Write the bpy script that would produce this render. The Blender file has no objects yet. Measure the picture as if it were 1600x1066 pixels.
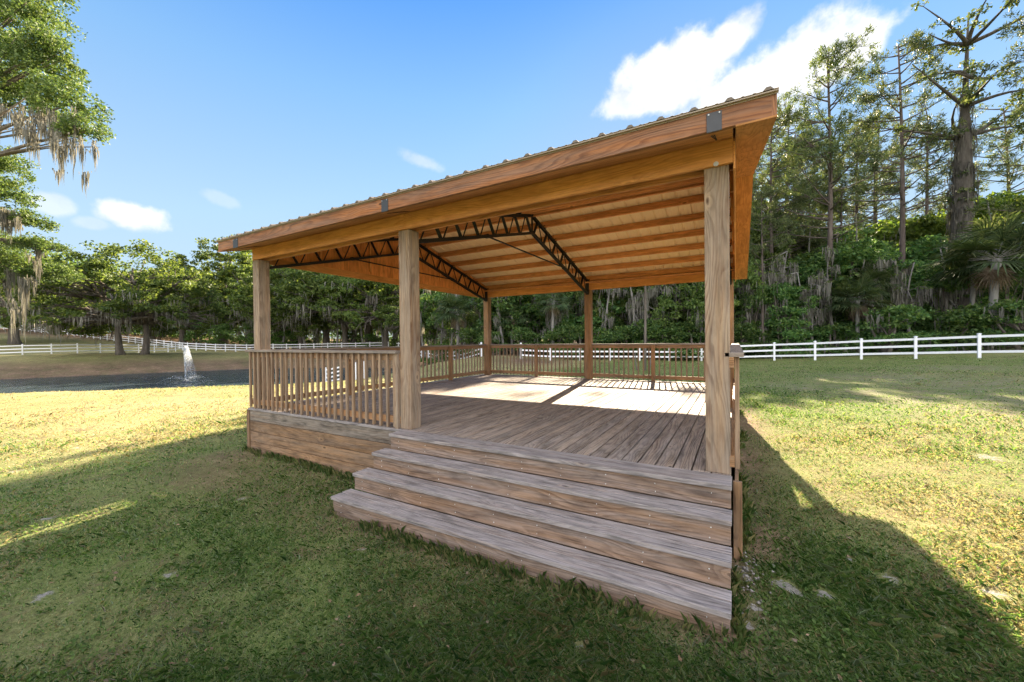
import bpy, math, random
import numpy as np
from mathutils import Vector, Matrix

rng = np.random.default_rng(7)
random.seed(7)
sc = bpy.context.scene
col = sc.collection



def reseed(k):
    global rng
    rng = np.random.default_rng(k)
    random.seed(k)


# ------------------------------------------------------------------ camera
F = 612.93
CY = 537.62
CAM = np.array([0.0446, -3.6873, 1.1258])
yaw, pit, rl = [math.radians(a) for a in (-29.7416, -0.5062, 0.575)]
fw0 = np.array([math.sin(yaw), math.cos(yaw), 0.0])
rt0 = np.array([math.cos(yaw), -math.sin(yaw), 0.0])
FW = fw0 * math.cos(pit) + np.array([0, 0, 1.0]) * math.sin(pit)
up0 = np.array([0, 0, 1.0]) * math.cos(pit) - fw0 * math.sin(pit)
RT = rt0 * math.cos(rl) - up0 * math.sin(rl)
UP = rt0 * math.sin(rl) + up0 * math.cos(rl)


def ray(x, y):
    return FW + RT * (x - 800) / F + UP * (CY - y) / F


def at(x, y, d):
    """the point seen at pixel x, y of the photograph, d metres ahead"""
    return CAM + ray(x, y) * d


cd = bpy.data.cameras.new('camera')
cam = bpy.data.objects.new('camera', cd)
col.objects.link(cam)
cd.sensor_fit = 'HORIZONTAL'
cd.sensor_width = 36
cd.lens = 36 * F / 1600
cd.shift_y = (CY - 533) / 1600
cd.clip_start = 0.05
cd.clip_end = 3000
M = Matrix.Identity(4)
for i in range(3):
    M[i][0], M[i][1], M[i][2], M[i][3] = RT[i], UP[i], -FW[i], CAM[i]
cam.matrix_world = M
sc.camera = cam

# ------------------------------------------------------------------ node helpers


class NT:
    def __init__(self, nt):
        self.nt = nt

    def n(self, typ, ins=None, **kw):
        nd = self.nt.nodes.new(typ)
        for k, v in kw.items():
            setattr(nd, k, v)
        for k, v in (ins or {}).items():
            s = nd.inputs[k]
            if isinstance(v, bpy.types.NodeSocket):
                self.nt.links.new(v, s)
            else:
                if s.type == 'RGBA' and len(v) == 3:
                    v = (*v, 1)
                s.default_value = v
        return nd

    def m(self, op, a, b=None, c=None):
        ins = {0: a}
        if b is not None:
            ins[1] = b
        if c is not None:
            ins[2] = c
        return self.n('ShaderNodeMath', ins, operation=op).outputs[0]

    def vec(self, x, y, z):
        return self.n('ShaderNodeCombineXYZ', {0: x, 1: y, 2: z}).outputs[0]

    def ramp(self, fac, stops, interp='LINEAR'):
        r = self.n('ShaderNodeValToRGB', {0: fac})
        cr = r.color_ramp
        cr.interpolation = interp
        while len(cr.elements) < len(stops):
            cr.elements.new(0.5)
        for e, (p, c) in zip(cr.elements, stops):
            e.position = p
            e.color = (c, c, c, 1) if isinstance(c, (int, float)) else (*c, 1)
        return r.outputs[0]

    def mix(self, fac, a, b, typ='MIX'):
        nd = self.nt.nodes.new('ShaderNodeMix')
        nd.data_type = 'RGBA'
        nd.blend_type = typ
        for idx, v in ((0, fac), (6, a), (7, b)):
            s = nd.inputs[idx]
            if isinstance(v, bpy.types.NodeSocket):
                self.nt.links.new(v, s)
            elif idx == 0:
                s.default_value = v
            else:
                s.default_value = (*v, 1)
        return nd.outputs[2]

    def noise(self, vec, scale, detail=3, rough=0.55, dist=0.0, col=False):
        nd = self.n('ShaderNodeTexNoise', {'Vector': vec, 'Scale': scale, 'Detail': detail, 'Roughness': rough, 'Distortion': dist})
        return nd.outputs['Color' if col else 'Fac']

    def bump(self, h, strength, dist):
        return self.n('ShaderNodeBump', {'Height': h, 'Strength': strength, 'Distance': dist}).outputs[0]

    def principled(self, **kw):
        return self.n('ShaderNodeBsdfPrincipled', {k.replace('_', ' '): v for k, v in kw.items()})


def new_mat(name):
    m = bpy.data.materials.new(name)
    m.use_nodes = True
    m.node_tree.nodes.clear()
    t = NT(m.node_tree)
    out = t.n('ShaderNodeOutputMaterial')
    return m, t, out


def wood(name, light, dark, grey=(0.30, 0.28, 0.26), grey_amt=0.0, knots=0.55, ring=38.0, contrast=1.0, rough=0.75, tone=0.35, swirl=4.0, streak=.6):
    """sawn pine: u runs along the board in metres, v across it"""
    m, t, out = new_mat(name)
    uv = t.n('ShaderNodeUVMap').outputs[0]
    s = t.n('ShaderNodeSeparateXYZ', {0: uv})
    u, v = s.outputs[0], s.outputs[1]
    rnd = t.n('ShaderNodeNewGeometry').outputs['Random Per Island']
    r37 = t.m('MULTIPLY', rnd, 37.0)
    vk = t.n('ShaderNodeTexVoronoi', {'Vector': t.vec(t.m('MULTIPLY', u, 1.7), t.m('MULTIPLY', v, 4.2), r37), 'Scale': 1.0, 'Randomness': 1.0}, feature='F1')
    kd = vk.outputs['Distance']
    ksel = t.m('GREATER_THAN', t.n('ShaderNodeSeparateColor', {0: vk.outputs['Color']}).outputs[0], 1.0 - knots)
    kinf = t.m('MULTIPLY', ksel, t.m('POWER', 2.718, t.m('MULTIPLY', kd, -9.0)))
    lown = t.noise(t.vec(t.m('MULTIPLY', u, 0.5), t.m('MULTIPLY', v, 3.2), r37), 1.0, 2, 0.5)
    h = t.m('ADD', t.m('MULTIPLY', v, ring), t.m('MULTIPLY', lown, swirl * 2.2))
    h = t.m('ADD', h, t.m('MULTIPLY', kinf, 6.0))
    wig = t.noise(t.vec(t.m('MULTIPLY', u, 5.0), t.m('MULTIPLY', v, 30.0), r37), 1.0, 2, 0.6)
    h = t.m('ADD', h, t.m('MULTIPLY', wig, 0.5))
    fr = t.m('FRACT', h)
    rings = t.ramp(fr, [(0.0, 0.1), (0.45, 0.3), (0.8, 1.0), (0.93, 0.75), (1.0, 0.1)])
    fib = t.noise(t.vec(t.m('MULTIPLY', u, 6.0), t.m('MULTIPLY', v, 260.0), r37), 1.0, 2, 0.6)
    g = t.m('MULTIPLY', rings, t.m('ADD', 0.35, t.m('MULTIPLY', fib, 0.9)))
    zone = t.ramp(t.noise(t.vec(t.m('MULTIPLY', u, 1.1), t.m('MULTIPLY', v, 9.0), t.m('ADD', r37, 3.0)), 1.0, 3, 0.6), [(0.32, 0.35), (0.62, 1.15)])
    g = t.m('MULTIPLY', t.m('MULTIPLY', g, zone), contrast)
    c = t.mix(g, light, dark)
    # board to board tone
    tn = t.m('ADD', 1.0 - tone / 2, t.m('MULTIPLY', rnd, tone))
    c = t.mix(1.0, c, t.n('ShaderNodeCombineXYZ', {0: tn, 1: tn, 2: tn}).outputs[0], 'MULTIPLY')
    # broad stains
    st = t.noise(t.vec(t.m('MULTIPLY', u, 1.3), t.m('MULTIPLY', v, 5.0), t.m('MULTIPLY', rnd, 11.0)), 1.0, 4, 0.6)
    stf = t.ramp(st, [(0.38, 0.0), (0.68, 1.0)])
    c = t.mix(t.m('MULTIPLY', stf, 0.45), c, tuple(x * 0.62 for x in dark))
    if grey_amt > 0:
        gn = t.noise(t.vec(t.m('MULTIPLY', u, 0.9), t.m('MULTIPLY', v, 14.0), t.m('MULTIPLY', rnd, 23.0)), 1.0, 5, 0.65)
        gf = t.ramp(gn, [(0.5 - grey_amt * 0.42, 0.0), (0.78 - grey_amt * 0.42, 1.0)])
        gcol = t.mix(t.m('MULTIPLY', g, 0.75), grey, tuple(x * 0.45 for x in grey))
        c = t.mix(t.m('MULTIPLY', gf, min(1.0, 0.45 + 0.5 * grey_amt)), c, gcol)
    # fine weather streaks and drying checks along the grain
    sk = t.noise(t.vec(t.m('MULTIPLY', u, 2.2), t.m('MULTIPLY', v, 75.0), t.m('ADD', r37, 9.0)), 1.0, 4, 0.65)
    skf = t.ramp(sk, [(0.28, 1.0 - .75 * streak), (0.46, 1.0), (0.72, 1.0 + .18 * streak)])
    c = t.mix(1.0, c, skf, 'MULTIPLY')
    dirt = t.noise(t.vec(t.m('MULTIPLY', u, 3.0), t.m('MULTIPLY', v, 11.0), t.m('ADD', r37, 5.0)), 1.0, 5, 0.65)
    c = t.mix(1.0, c, t.ramp(dirt, [(0.3, 1.0 - .5 * streak), (0.55, 1.0)]), 'MULTIPLY')
    # knots
    kcore = t.m('MULTIPLY', ksel, t.ramp(kd, [(0.035, 1.0), (0.075, 0.0)]))
    c = t.mix(t.m('MULTIPLY', kcore, 0.85), c, tuple(x * 0.38 for x in dark))
    kring = t.m('MULTIPLY', ksel, t.ramp(kd, [(0.05, 0.0), (0.09, 0.8), (0.16, 0.0)]))
    c = t.mix(t.m('MULTIPLY', kring, 0.5), c, tuple(min(1, x * 1.25) for x in light))
    hb = t.m('ADD', t.m('MULTIPLY', rings, 0.5), t.m('MULTIPLY', fib, 0.8))
    b = t.bump(hb, 0.45, 0.004)
    p = t.principled(Base_Color=c, Roughness=rough, Normal=b)
    p.inputs['Specular IOR Level'].default_value = 0.25
    t.nt.links.new(p.outputs[0], out.inputs[0])
    return m


def plain(name, c, rough=0.6, metal=0.0, var=0.15, scale=6.0, bump=0.0):
    m, t, out = new_mat(name)
    co = t.n('ShaderNodeTexCoord').outputs['Object']
    nz = t.noise(co, scale, 5, 0.65)
    cc = t.mix(nz, tuple(x * (1 - var) for x in c), tuple(min(1, x * (1 + var)) for x in c))
    kw = dict(Base_Color=cc, Roughness=rough, Metallic=metal)
    if bump:
        kw['Normal'] = t.bump(t.noise(co, scale * 4, 4, 0.7), bump, 0.01)
    p = t.principled(**kw)
    t.nt.links.new(p.outputs[0], out.inputs[0])
    return m


def leaf_mat(name, cols, trans=0.45, rough=0.55, tint=1.25, warm=.55):
    """cols: list of colours picked leaf by leaf; each tree is shifted a little too"""
    m, t, out = new_mat(name)
    rnd = t.n('ShaderNodeNewGeometry').outputs['Random Per Island']
    orn = t.n('ShaderNodeObjectInfo').outputs['Random']
    k = len(cols)
    c = t.ramp(rnd, [(i / (k - 1), cc) for i, cc in enumerate(cols)])
    h = t.n('ShaderNodeHueSaturation', {'Hue': t.m('ADD', 0.487, t.m('MULTIPLY', orn, 0.026)), 'Saturation': 1.0,
                                        'Value': t.m('ADD', 0.8, t.m('MULTIPLY', orn, 0.45)), 'Color': c}).outputs[0]
    p = t.principled(Base_Color=h, Roughness=rough)
    p.inputs['Specular IOR Level'].default_value = 0.25
    tr = t.n('ShaderNodeBsdfTranslucent', {'Color': t.mix(1.0, h, (tint * 1.15, tint * 1.1, tint * warm), 'MULTIPLY')})
    mx = t.n('ShaderNodeMixShader', {0: trans, 1: p.outputs[0], 2: tr.outputs[0]})
    t.nt.links.new(mx.outputs[0], out.inputs[0])
    return m


def bark_mat(name, a, b, sc_=5.0):
    m, t, out = new_mat(name)
    co = t.n('ShaderNodeTexCoord').outputs['Object']
    mp = t.n('ShaderNodeMapping', {'Vector': co, 'Scale': (1, 1, 0.22)}).outputs[0]
    nz = t.noise(mp, sc_, 6, 0.7)
    c = t.mix(t.ramp(nz, [(0.3, 0.0), (0.7, 1.0)]), a, b)
    p = t.principled(Base_Color=c, Roughness=0.9, Normal=t.bump(nz, 0.9, 0.06))
    p.inputs['Specular IOR Level'].default_value = 0.1
    t.nt.links.new(p.outputs[0], out.inputs[0])
    return m


W = {}
W['post'] = wood('post_wood', (0.414, 0.289, 0.181), (0.163, 0.070, 0.033), grey=(0.318, 0.266, 0.215), grey_amt=0.4, knots=0.62, ring=24, swirl=8.0, tone=0.2, contrast=.85)
W['beam'] = wood('beam_wood', (0.828, 0.387, 0.126), (0.522, 0.189, 0.050), knots=0.35, ring=26, contrast=0.75, tone=0.25, swirl=7, streak=.4)
W['fascia'] = wood('fascia_wood', (0.437, 0.176, 0.062), (0.156, 0.051, 0.022), grey=(0.218, 0.148, 0.113), grey_amt=0.35, knots=0.25, ring=30, swirl=9, tone=0.2)
W['purlin'] = wood('purlin_wood', (0.82, 0.38, 0.15), (0.48, 0.185, 0.07), knots=0.5, ring=30, contrast=0.8, tone=0.3)
W['rail'] = wood('rail_wood', (0.440, 0.242, 0.110), (0.211, 0.097, 0.044), grey=(0.290, 0.229, 0.176), grey_amt=0.22, knots=0.4, ring=55, tone=0.35)
W['cap'] = wood('cap_wood', (0.357, 0.264, 0.187), (0.187, 0.119, 0.076), grey=(0.27, 0.235, 0.21), grey_amt=0.6, knots=0.3, ring=50, tone=0.2)
W['baluster'] = wood('baluster_wood', (0.416, 0.276, 0.162), (0.196, 0.106, 0.060), grey=(0.323, 0.264, 0.212), grey_amt=0.28, knots=0.3, ring=45, tone=0.4)
W['deck'] = wood('deck_wood', (0.418, 0.323, 0.242), (0.142, 0.090, 0.067), grey=(0.342, 0.299, 0.275), grey_amt=0.4, knots=0.3, ring=32, contrast=1.1, tone=0.5, swirl=8, streak=.9)
W['tread'] = wood('tread_wood', (0.385, 0.295, 0.24), (0.15, 0.105, 0.085), grey=(0.335, 0.305, 0.30), grey_amt=0.66, knots=0.45, ring=30, tone=0.3, swirl=8, streak=1.0)
W['riser'] = wood('riser_wood', (0.350, 0.224, 0.144), (0.152, 0.080, 0.046), grey=(0.281, 0.239, 0.220), grey_amt=0.36, knots=0.5, ring=26, tone=0.35, swirl=9, contrast=1.0, streak=.9)
W['skirt'] = wood('skirt_wood', (0.342, 0.201, 0.103), (0.152, 0.076, 0.038), grey=(0.205, 0.167, 0.137), grey_amt=0.3, knots=0.6, ring=24, contrast=.8, tone=0.5, swirl=8, streak=.9)
W['skirt_dark'] = wood('skirt_weathered', (0.30, 0.21, 0.14), (0.13, 0.08, 0.055), grey=(0.24, 0.21, 0.18), grey_amt=0.6, knots=0.5, ring=24, contrast=.8, tone=0.2, swirl=8, streak=1.2)
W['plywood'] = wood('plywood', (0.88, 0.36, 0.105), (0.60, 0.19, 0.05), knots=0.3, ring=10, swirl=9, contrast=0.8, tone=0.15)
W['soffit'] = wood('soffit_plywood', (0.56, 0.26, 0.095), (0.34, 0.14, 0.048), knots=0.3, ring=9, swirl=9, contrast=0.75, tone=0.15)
M_STEEL = plain('black_steel', (0.018, 0.017, 0.017), 0.55, 0.3, 0.3, 20)
M_PLATE = plain('grey_plate', (0.055, 0.055, 0.058), 0.5, 0.4, 0.2, 20)
M_ROOF = plain('tan_roof_metal', (0.80, 0.59, 0.37), 0.5, 0.0, 0.06, 2.0)
M_TRIM = plain('brown_roof_trim', (0.33, 0.26, 0.19), 0.5, 0.0, 0.1, 5.0)
M_CLOSE = plain('rib_closure', (0.16, 0.125, 0.095), 0.8, 0.0, 0.2, 9.0)
M_GALV = plain('galvanised', (0.55, 0.55, 0.53), 0.4, 0.4, 0.1, 30)
M_VINYL = plain('white_vinyl', (0.80, 0.80, 0.82), 0.4, 0.0, 0.05, 3)

# ------------------------------------------------------------------ mesh builder


class MB:
    def __init__(self):
        self.v, self.f, self.uv = [], [], []

    def box(self, lo, hi, along=None, uvo=None, chamf=0.0):
        """axis aligned board; along = index of the grain direction"""
        lo, hi = np.minimum(lo, hi).astype(float), np.maximum(lo, hi).astype(float)
        if along is None:
            along = int(np.argmax(hi - lo))
        self.obox((lo + hi) / 2, np.eye(3), (hi - lo) / 2, along, uvo)

    def obox(self, c, ax, half, along=0, uvo=None):
        ax = np.array(ax, float)
        o = uvo if uvo is not None else (random.uniform(0, 50), random.uniform(0, 50))
        b = len(self.v)
        loc = []
        for sx in (-1, 1):
            for sy in (-1, 1):
                for sz in (-1, 1):
                    l = np.array([sx * half[0], sy * half[1], sz * half[2]])
                    loc.append(l)
                    self.v.append(tuple(np.array(c) + l @ ax))
        idx = lambda x, y, z: x * 4 + y * 2 + z
        quads = [((0, 0, 0), (0, 0, 1), (0, 1, 1), (0, 1, 0)), ((1, 0, 0), (1, 1, 0), (1, 1, 1), (1, 0, 1)),
                 ((0, 0, 0), (1, 0, 0), (1, 0, 1), (0, 0, 1)), ((0, 1, 0), (0, 1, 1), (1, 1, 1), (1, 1, 0)),
                 ((0, 0, 0), (0, 1, 0), (1, 1, 0), (1, 0, 0)), ((0, 0, 1), (1, 0, 1), (1, 1, 1), (0, 1, 1))]
        for fi, q in enumerate(quads):
            nrm = fi // 2
            ids = [idx(*k) for k in q]
            self.f.append([b + i for i in ids])
            others = [a for a in range(3) if a != nrm]
            if along in others:
                ua = along
                va = [a for a in others if a != along][0]
            else:
                ua, va = others
            off = 0.17 * fi
            for i in ids:
                self.uv.append((loc[i][ua] + o[0], loc[i][va] + o[1] + off))

    def bar(self, p0, p1, w, h, up=(0, 0, 1)):
        """square bar between two points"""
        p0, p1 = np.array(p0, float), np.array(p1, float)
        d = p1 - p0
        L = np.linalg.norm(d)
        d /= L
        u = np.array(up, float)
        s = np.cross(u, d)
        if np.linalg.norm(s) < 1e-4:
            s = np.cross((1, 0, 0), d)
        s /= np.linalg.norm(s)
        u = np.cross(d, s)
        self.obox((p0 + p1) / 2, [d, s, u], (L / 2, w / 2, h / 2), 0)

    def prism(self, poly, axis, a, b):
        """extrude a polygon of (p, q) pairs along an axis (0: x with y,z)"""
        n = len(poly)
        base = len(self.v)
        for t in (a, b):
            for p, q in poly:
                self.v.append((t, p, q) if axis == 0 else ((p, t, q) if axis == 1 else (p, q, t)))
        self.f.append([base + i for i in range(n)])
        self.uv += [(p, q) for p, q in poly]
        self.f.append([base + n + i for i in reversed(range(n))])
        self.uv += [(p, q + .3) for p, q in reversed(poly)]
        for i in range(n):
            j = (i + 1) % n
            self.f.append([base + j, base + i, base + n + i, base + n + j])
            L = math.dist(poly[i], poly[j])
            self.uv += [(L, 0), (0, 0), (0, b - a), (L, b - a)]

    def tube(self, pts, rad, n=8, cap=True):
        pts = np.array(pts, float)
        k = len(pts)
        base = len(self.v)
        for i in range(k):
            d = pts[min(i + 1, k - 1)] - pts[max(i - 1, 0)]
            d /= np.linalg.norm(d) + 1e-9
            a = np.cross(d, (0.3, 0.95, 0.1))
            a /= np.linalg.norm(a) + 1e-9
            b = np.cross(d, a)
            for j in range(n):
                th = 2 * math.pi * j / n
                self.v.append(tuple(pts[i] + rad[i] * (math.cos(th) * a + math.sin(th) * b)))
        for i in range(k - 1):
            for j in range(n):
                self.f.append([base + i * n + j, base + i * n + (j + 1) % n, base + (i + 1) * n + (j + 1) % n, base + (i + 1) * n + j])
                self.uv += [(0, 0), (1, 0), (1, 1), (0, 1)]
        if cap:
            for i0, rev in ((base, True), (base + (k - 1) * n, False)):
                ids = [i0 + j for j in range(n)]
                self.f.append(ids[::-1] if rev else ids)
                self.uv += [(0, 0)] * n

    def build(self, name, mat, parent=None, bevel=0.0, smooth=False):
        me = bpy.data.meshes.new(name)
        me.from_pydata(self.v, [], self.f)
        if self.uv:
            l = me.uv_layers.new(name='UVMap')
            l.data.foreach_set('uv', np.array(self.uv, dtype=np.float32).ravel())
        me.materials.append(mat)
        if smooth:
            me.polygons.foreach_set('use_smooth', [True] * len(me.polygons))
        o = bpy.data.objects.new(name, me)
        col.objects.link(o)
        if parent is not None:
            o.parent = parent
            o.matrix_parent_inverse = parent.matrix_world.inverted() if not parent.parent else (parent.parent.matrix_basis @ parent.matrix_basis).inverted()
        if bevel:
            md = o.modifiers.new('bevel', 'BEVEL')
            md.width = bevel
            md.segments = 2
            md.limit_method = 'ANGLE'
        return o


def np_mesh(name, verts, quads, mat, smooth=False):
    """fast mesh from arrays (all faces with the same number of corners)"""
    verts = np.asarray(verts, np.float32)
    quads = np.asarray(quads, np.int32)
    k = quads.shape[1]
    me = bpy.data.meshes.new(name)
    me.vertices.add(len(verts))
    me.vertices.foreach_set('co', verts.ravel())
    me.loops.add(quads.size)
    me.loops.foreach_set('vertex_index', quads.ravel())
    me.polygons.add(len(quads))
    me.polygons.foreach_set('loop_start', np.arange(len(quads), dtype=np.int32) * k)
    if smooth:
        me.polygons.foreach_set('use_smooth', np.ones(len(quads), bool))
    me.materials.append(mat)
    me.update(calc_edges=True)
    return me


def link(name, me, parent=None, loc=None):
    o = bpy.data.objects.new(name, me)
    col.objects.link(o)
    if parent is not None:
        o.parent = parent
    if loc is not None:
        o.location = loc
    return o


def tag(o, label=None, cat=None, group=None, kind=None):
    for k, v in (('label', label), ('category', cat), ('group', group), ('kind', kind)):
        if v:
            o[k] = v
    return o


def thing(name, label, cat, loc=(0, 0, 0), rz=0.0, group=None, scale=1.0):
    o = bpy.data.objects.new(name, None)
    o.empty_display_size = 0.3
    col.objects.link(o)
    o.location = loc
    o.rotation_euler = (0, 0, rz)
    o.scale = (scale, scale, scale) if isinstance(scale, (int, float)) else scale
    o['label'], o['category'] = label, cat
    if group:
        o['group'] = group
    return o


# ------------------------------------------------------------------ terrain
def tp(x, d, z):
    p = at(x, 537, d)
    return (p[0], p[1], z)


CTRL = [(-7.3, 0, -.77), (-3.7, -1, -.78), (0, -1, -.735), (0.1, 0, -.66), (0, 7.4, -.62), (-7.3, 7.4, -.85), (-3.5, 7.5, -.72),
        (-3.6, 3.5, -.80), (0, -4, -.74), (-3, -4, -.80), (3, -3, -.70), (3, 2, -.66), (6, 0, -.6), (6, 8, -.5), (12, 4, -.35), (10, -6, -.5),
        (-7, -4, -.86), (-10, -3, -.90), (-10.5, 2, -.93), (-14, 0, -.98), (-15, 6, -1.02), (-5, -10, -.85), (5, -10, -.6), (-16, -8, -1.0),
        (2.1, 31, -.62), (6.5, 29.6, -.40), (11.2, 28.2, -.13), (16, 26, .1), (-4, 32, -.72), (-8.6, 29.4, -.66), (-12.8, 27, -.62),
        (-5, 18, -.62), (3, 18, -.52), (10, 16, -.25), (-12, 16, -.9),
        (25, 10, .3), (0, 50, -.1), (20, 50, .4), (-15, 45, -.1), (30, 30, .8), (40, 80, 1.5), (-10, 90, 1), (60, 40, 2), (70, -20, 2), (20, -50, 0), (-60, -60, -1)]
CTRL += [tp(0, 16.5, -.98), tp(200, 17.5, -1.0), tp(390, 19, -1.0), tp(-200, 15, -1.0), tp(550, 28, -1.5), tp(480, 24, -1.35),
         tp(620, 34, -1.1), tp(700, 33, -.55), tp(755, 33, -.33), tp(0, 50, -.15), tp(130, 52, .0), tp(261, 66, -.25), tp(380, 68, -.38), tp(520, 62, -.4),
         tp(-200, 48, -.1), tp(0, 95, 5.1), tp(40, 92, 4.4), tp(100, 88, 3.4), tp(200, 80, 1.5), tp(300, 72, -.05), tp(20, 70, 1.4), tp(-150, 100, 7),
         tp(-100, 130, 9), tp(200, 130, 5), tp(420, 110, 1.5), tp(600, 90, .4)]
CTRL = np.array(CTRL, float)


def tps_fit(P):
    n = len(P)
    d = np.linalg.norm(P[:, None, :2] - P[None, :, :2], axis=2)
    K = d * d * np.log(d + 1e-9) + np.eye(n) * 1.0
    A = np.zeros((n + 3, n + 3))
    A[:n, :n] = K
    A[:n, n] = 1
    A[:n, n + 1:] = P[:, :2]
    A[n, :n] = 1
    A[n + 1:, :n] = P[:, :2].T
    return np.linalg.solve(A, np.concatenate([P[:, 2], [0, 0, 0]]))


TW = tps_fit(CTRL)


def base_z(x, y):
    x, y = np.atleast_1d(np.asarray(x, float)), np.atleast_1d(np.asarray(y, float))
    r = np.sqrt(x * x + y * y)
    s = np.where(r > 170, 170 / np.maximum(r, 1e-6), 1.0)
    x, y = x * s, y * s
    z = TW[-3] + TW[-2] * x + TW[-1] * y
    for i, (cx, cy, _) in enumerate(CTRL):
        d2 = (x - cx) ** 2 + (y - cy) ** 2
        z = z + TW[i] * 0.5 * d2 * np.log(d2 + 1e-12)
    return np.clip(z, -2.5, 12)


POND = np.array([tp(x, d, 0)[:2] for x, d in
                 [(-600, 17), (-250, 18.2), (0, 19.6), (200, 20.8), (390, 23), (480, 27.5), (560, 33), (625, 38), (650, 43), (600, 47), (480, 48.5), (390, 47.5), (250, 43),
                  (120, 39), (0, 36.2), (-200, 34), (-450, 32), (-800, 26)]])


def pond_sd(x, y):
    """signed distance to the shore, negative inside"""
    x, y = np.atleast_1d(np.asarray(x, float)), np.atleast_1d(np.asarray(y, float))
    best = np.full(x.shape, 1e9)
    ins = np.zeros(x.shape, bool)
    n = len(POND)
    for i in range(n):
        a, b = POND[i], POND[(i + 1) % n]
        e = b - a
        t = np.clip(((x - a[0]) * e[0] + (y - a[1]) * e[1]) / (e @ e), 0, 1)
        best = np.minimum(best, np.hypot(x - a[0] - t * e[0], y - a[1] - t * e[1]))
        with np.errstate(divide='ignore', invalid='ignore'):
            c = ((a[1] > y) != (b[1] > y)) & (x < (b[0] - a[0]) * (y - a[1]) / (b[1] - a[1]) + a[0])
        ins ^= c
    return np.where(ins, -best, best)


WATER = -2.0


def fbm(x, y, s=1.0):
    r = np.zeros_like(x)
    for k, (f, a) in enumerate(((0.31, 1), (0.73, .5), (1.9, .25), (4.3, .12))):
        f *= s
        r += a * np.sin(x * f + 1.7 * k + 1.3 * np.sin(y * f * .8 + k)) * np.cos(y * f * 1.1 + 2.1 * k + 1.1 * np.sin(x * f * .7))
    return r


FAR_SHORE_DIR = None


def ground_z(x, y):
    z = base_z(x, y)
    x, y = np.atleast_1d(np.asarray(x, float)), np.atleast_1d(np.asarray(y, float))
    sd = pond_sd(x, y) + 0.25 * fbm(x, y, 1.0)
    depth = (np.array([x, y]).T - CAM[:2]) @ FW[:2]
    wid = np.clip((depth - 19) * 0.45, 2.2, 11.0)
    t = np.clip(sd / wid, -1, 1)
    bank = WATER + (z - WATER) * np.clip(t, 0, 1) ** 0.8
    z = np.where(sd >= wid, z, np.where(sd > 0, bank, WATER + np.maximum(sd * 0.3, -0.9)))
    return z + 0.02 * fbm(x, y, 2.2) * (np.hypot(x - CAM[0], y - CAM[1]) > 1)


def gz(x, y):
    return float(ground_z(x, y)[0])


rs = [0.6]
while rs[-1] < 900:
    rs.append(rs[-1] * 1.022 + 0.004)
rs = np.array(rs)
na = 560
azs = np.linspace(0, 2 * math.pi, na, endpoint=False)
RR, AA = np.meshgrid(rs, azs, indexing='ij')
GX = CAM[0] + RR * np.sin(AA)
GY = CAM[1] + RR * np.cos(AA)
GZ = ground_z(GX.ravel(), GY.ravel()).reshape(GX.shape)
verts = np.stack([GX, GY, GZ], -1).reshape(-1, 3)
verts = np.vstack([verts, [[CAM[0], CAM[1], gz(CAM[0], CAM[1])]]])
ii, jj = np.meshgrid(np.arange(len(rs) - 1), np.arange(na), indexing='ij')
j2 = (jj + 1) % na
quads = np.stack([ii * na + jj, ii * na + j2, (ii + 1) * na + j2, (ii + 1) * na + jj], -1).reshape(-1, 4)[:, ::-1]

# bare sand spots (mole scrapes, worn soil) where the photo shows them
def on_ground(x, y, z0=-0.78):
    P = None
    for _ in range(6):
        d = ray(x, y)
        P = CAM + d * (z0 - CAM[2]) / d[2]
        z0 = gz(P[0], P[1])
    return P


SAND = []   # (x, y, radius along, radius across)
for x, y, r in [(265, 898, .085), (66, 932, .11), (115, 938, .06), (75, 812, .13), (378, 780, .09), (1180, 950, .10), (1165, 960, .07), (1225, 915, .16), (1245, 925, .10), (1165, 975, .12), (1290, 930, .09),
                (1160, 890, .14), (1170, 905, .1), (565, 860, .06), (120, 700, .12), (25, 737, .14), (1545, 715, .25), (1330, 875, .05), (1390, 905, .1), (1560, 930, .12), (1480, 985, .06), (905, 1010, .05)]:
    P = on_ground(x, y)
    SAND.append((P[0], P[1], r * (.5 if 1150 < x < 1250 else .75)))
DRY = []    # worn dry soil on the far lawn
for x, y, r in [(1380, 590, 2.2), (1500, 600, 2.4), (1450, 628, 1.8), (1560, 640, 2.0), (1250, 605, 1.2), (1340, 610, 1.0), (1590, 620, 2.5), (1500, 575, 1.5)]:
    P = on_ground(x, y, -.4)
    DRY.append((P[0], P[1], r))


def spots(x, y, L, soft):
    r = np.zeros_like(x)
    for cx, cy, rad in L:
        d = np.hypot(x - cx, (y - cy)) / rad
        r = np.maximum(r, np.clip((1 + soft - d) / (2 * soft), 0, 1))
    return r


FENCE_BACK_Y = None
DEPTH = lambda x, y: (np.stack([x, y], -1) - CAM[:2]) @ FW[:2]


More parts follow.
